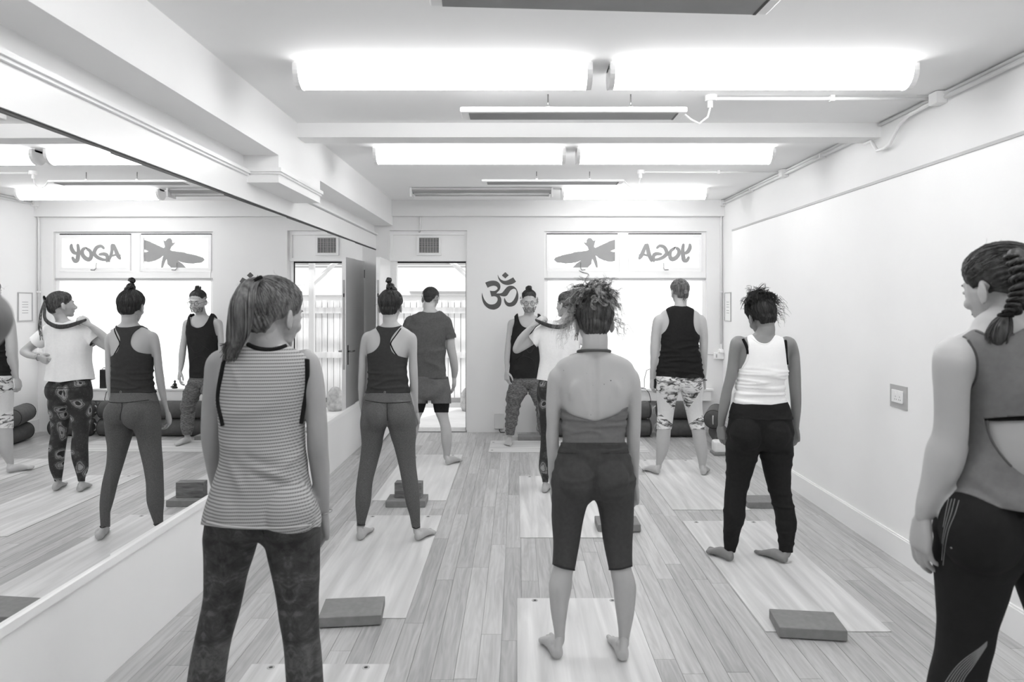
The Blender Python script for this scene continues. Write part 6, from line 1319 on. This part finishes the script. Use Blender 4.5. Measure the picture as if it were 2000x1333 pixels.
    for k in range(3):
        for sub in range(9):
            P = []; Rr = []
            for i, a in enumerate(A):
                t = i/Kn*2.9*2*PI+k*2*PI/3; wd = a[3]
                tg = Vector(A[min(i+1, Kn-1)][:3])-Vector(A[max(i-1, 0)][:3]); tg.normalize(); sd = tg.cross(Vector((0, 1, 0))).normalized()
                o_ = sd*math.sin(t)*wd*.66+Vector((0, -1, 0))*(math.sin(2*t)*wd*.40+wd*.25)
                o_ += (sd*math.cos(sub*1.05+i*.05)+Vector((0, 1, 0))*math.sin(sub*1.05+i*.05))*wd*(.26 if sub < 6 else .1)
                P.append(Vector(a[:3])+o_); Rr.append(wd*.13)
            L.append(tube(P, Rr, 6))
    T0 = [W(1966, 614, dd), W(1958, 630, dd-.004), W(1951, 648, dd-.012), W(1948, 664, dd-.016)]; tw = [.010, .024, .032, .028]
    L.append(limb(T0, [q*.6 for q in tw], 12))
    for k in range(120):
        a = rr.uniform(0, 6.28); q = math.sqrt(rr.random()); B = smooth_rows([list(T0[i]+Vector((math.cos(a)*tw[i]*q, math.sin(a)*tw[i]*q*.5, rr.uniform(-.004, .004)*i))) for i in range(4)], 3); L.append(tube([Vector(p) for p in B], [.0016]*len(B), 4, False))
    L += flyaways(H, 24, .04, 14); obj('hair', *join(*L), hm, s.root, True)
    obj('hair_tie', *tube([T0[0]+Vector((math.cos(a)*.016, math.sin(a)*.014, .004*math.cos(a))) for a in np.linspace(0, 2*PI, 14)[:-1]], .005, 8, closed=True), knit(.08), s.root, True)
    fp = s.wrist+Vector((.0, .0, -.095)); return s

# ---- person at the left edge whose elbow reaches into view
def elbow_person():
    s = Person(1.0, 'blurred bent elbow of a person close by at the left edge', skin(0.40), 0.0084)
    y = 0.93; x = -1.20; s.d = y
    def R(z, a, b, dx=0): return (x+dx, y, z, a, b)
    s.tor.append(hloft([R(.76, .13, .10), R(.84, .175, .115), R(.92, .17, .11), R(1.02, .135, .09), R(1.12, .13, .09), R(1.24, .15, .105), R(1.32, .165, .09), R(1.37, .13, .07), R(1.41, .07, .055)], 2.25))
    for q in (-1, 1):
        s.legs.append(hloft([(x+q*.12, y, .10, .036, .038), (x+q*.12, y-.01, .3, .055, .06), (x+q*.11, y, .46, .055, .058), (x+q*.10, y, .62, .075, .08), (x+q*.09, y, .78, .088, .09), (x+q*.08, y, .88, .07, .07)], 2.1, 22))
        s.fine += foot(Vector((x+q*.12, y-.05, .0)), -q*.15, .24, (x+q*.12, y, .10), .037, q)
    el = Vector((-.716, .90, 1.577))
    s.arms.append(limb([(x+.15, y, 1.345), (x+.24, y-.01, 1.42), (-.80, .90, 1.53), tuple(el)], [.052, .05, .049, .047], 18))
    wr = Vector((-.93, .93, 1.66)); s.arms.append(limb([tuple(el), (-.78, .905, 1.60), (-.86, .915, 1.635), tuple(wr)], [.046, .046, .037, .026], 18))
    s.fine += hand(wr, (-.9, .1, .25), (-.3, .2, -.8), (0, -1, 0), L=.17, curl=.7)
    s.arms.append(limb([(x-.15, y, 1.34), (x-.19, y, 1.2), (x-.21, y, 1.06), (x-.22, y+.05, .86)], [.05, .045, .04, .025], 16)); s.fine += hand(Vector((x-.22, y+.05, .86)), (0, .05, -1), (.8, 0, 0), (0, 1, 0), L=.17, curl=.6)
    s.build(Head((x+.01, y+.02, 1.58), .0, -.1, 0, 1.0), (0, 0, .06, .05)) if False else None
    H = Head((x+.01, y+.02, 1.58), .0, -.1, 0, 1.0)
    px = CX+x*F/y; py = CY-(1.40-EYE)*F/y
    s.build(H, (px, py, .06, .05), bust=None)
    low = s.low; zf = lambda V: np.minimum(V[:, 2]-.12, 1.30-V[:, 2])
    s.cloth(None, 'dark_top', knit(.2), field=lambda V: np.minimum(V[:, 2]-.95, np.minimum(1.37-V[:, 2], .125-np.abs(V[:, 0]-x)+.2*sm(1.30-V[:, 2], 0, .06))), base=low, off=.006)
    s.cloth(None, 'dark_leggings', knit(.16), field=lambda V: np.minimum(V[:, 2]-.13, .98-V[:, 2]), base=low, off=.004)
    H.face(s.root); kn = (0, -.3, 1); obj('hair', *join(cap(H, kn, (-.01, .72), .012, .002), *combed(H, kn, (0, -.03, .11), 140), *bun(H, (0, -.03, .13), .03)), hair_mat(.12, .3), s.root, True); return s

for fn in (woman_bare_back, woman_vest, woman_bun, man_shorts, man_instructor, woman_ponytail, woman_marble, woman_white_tank, woman_braid, elbow_person):
    import time; t0 = time.time(); fn(); print(fn.__name__, round(time.time()-t0, 1))
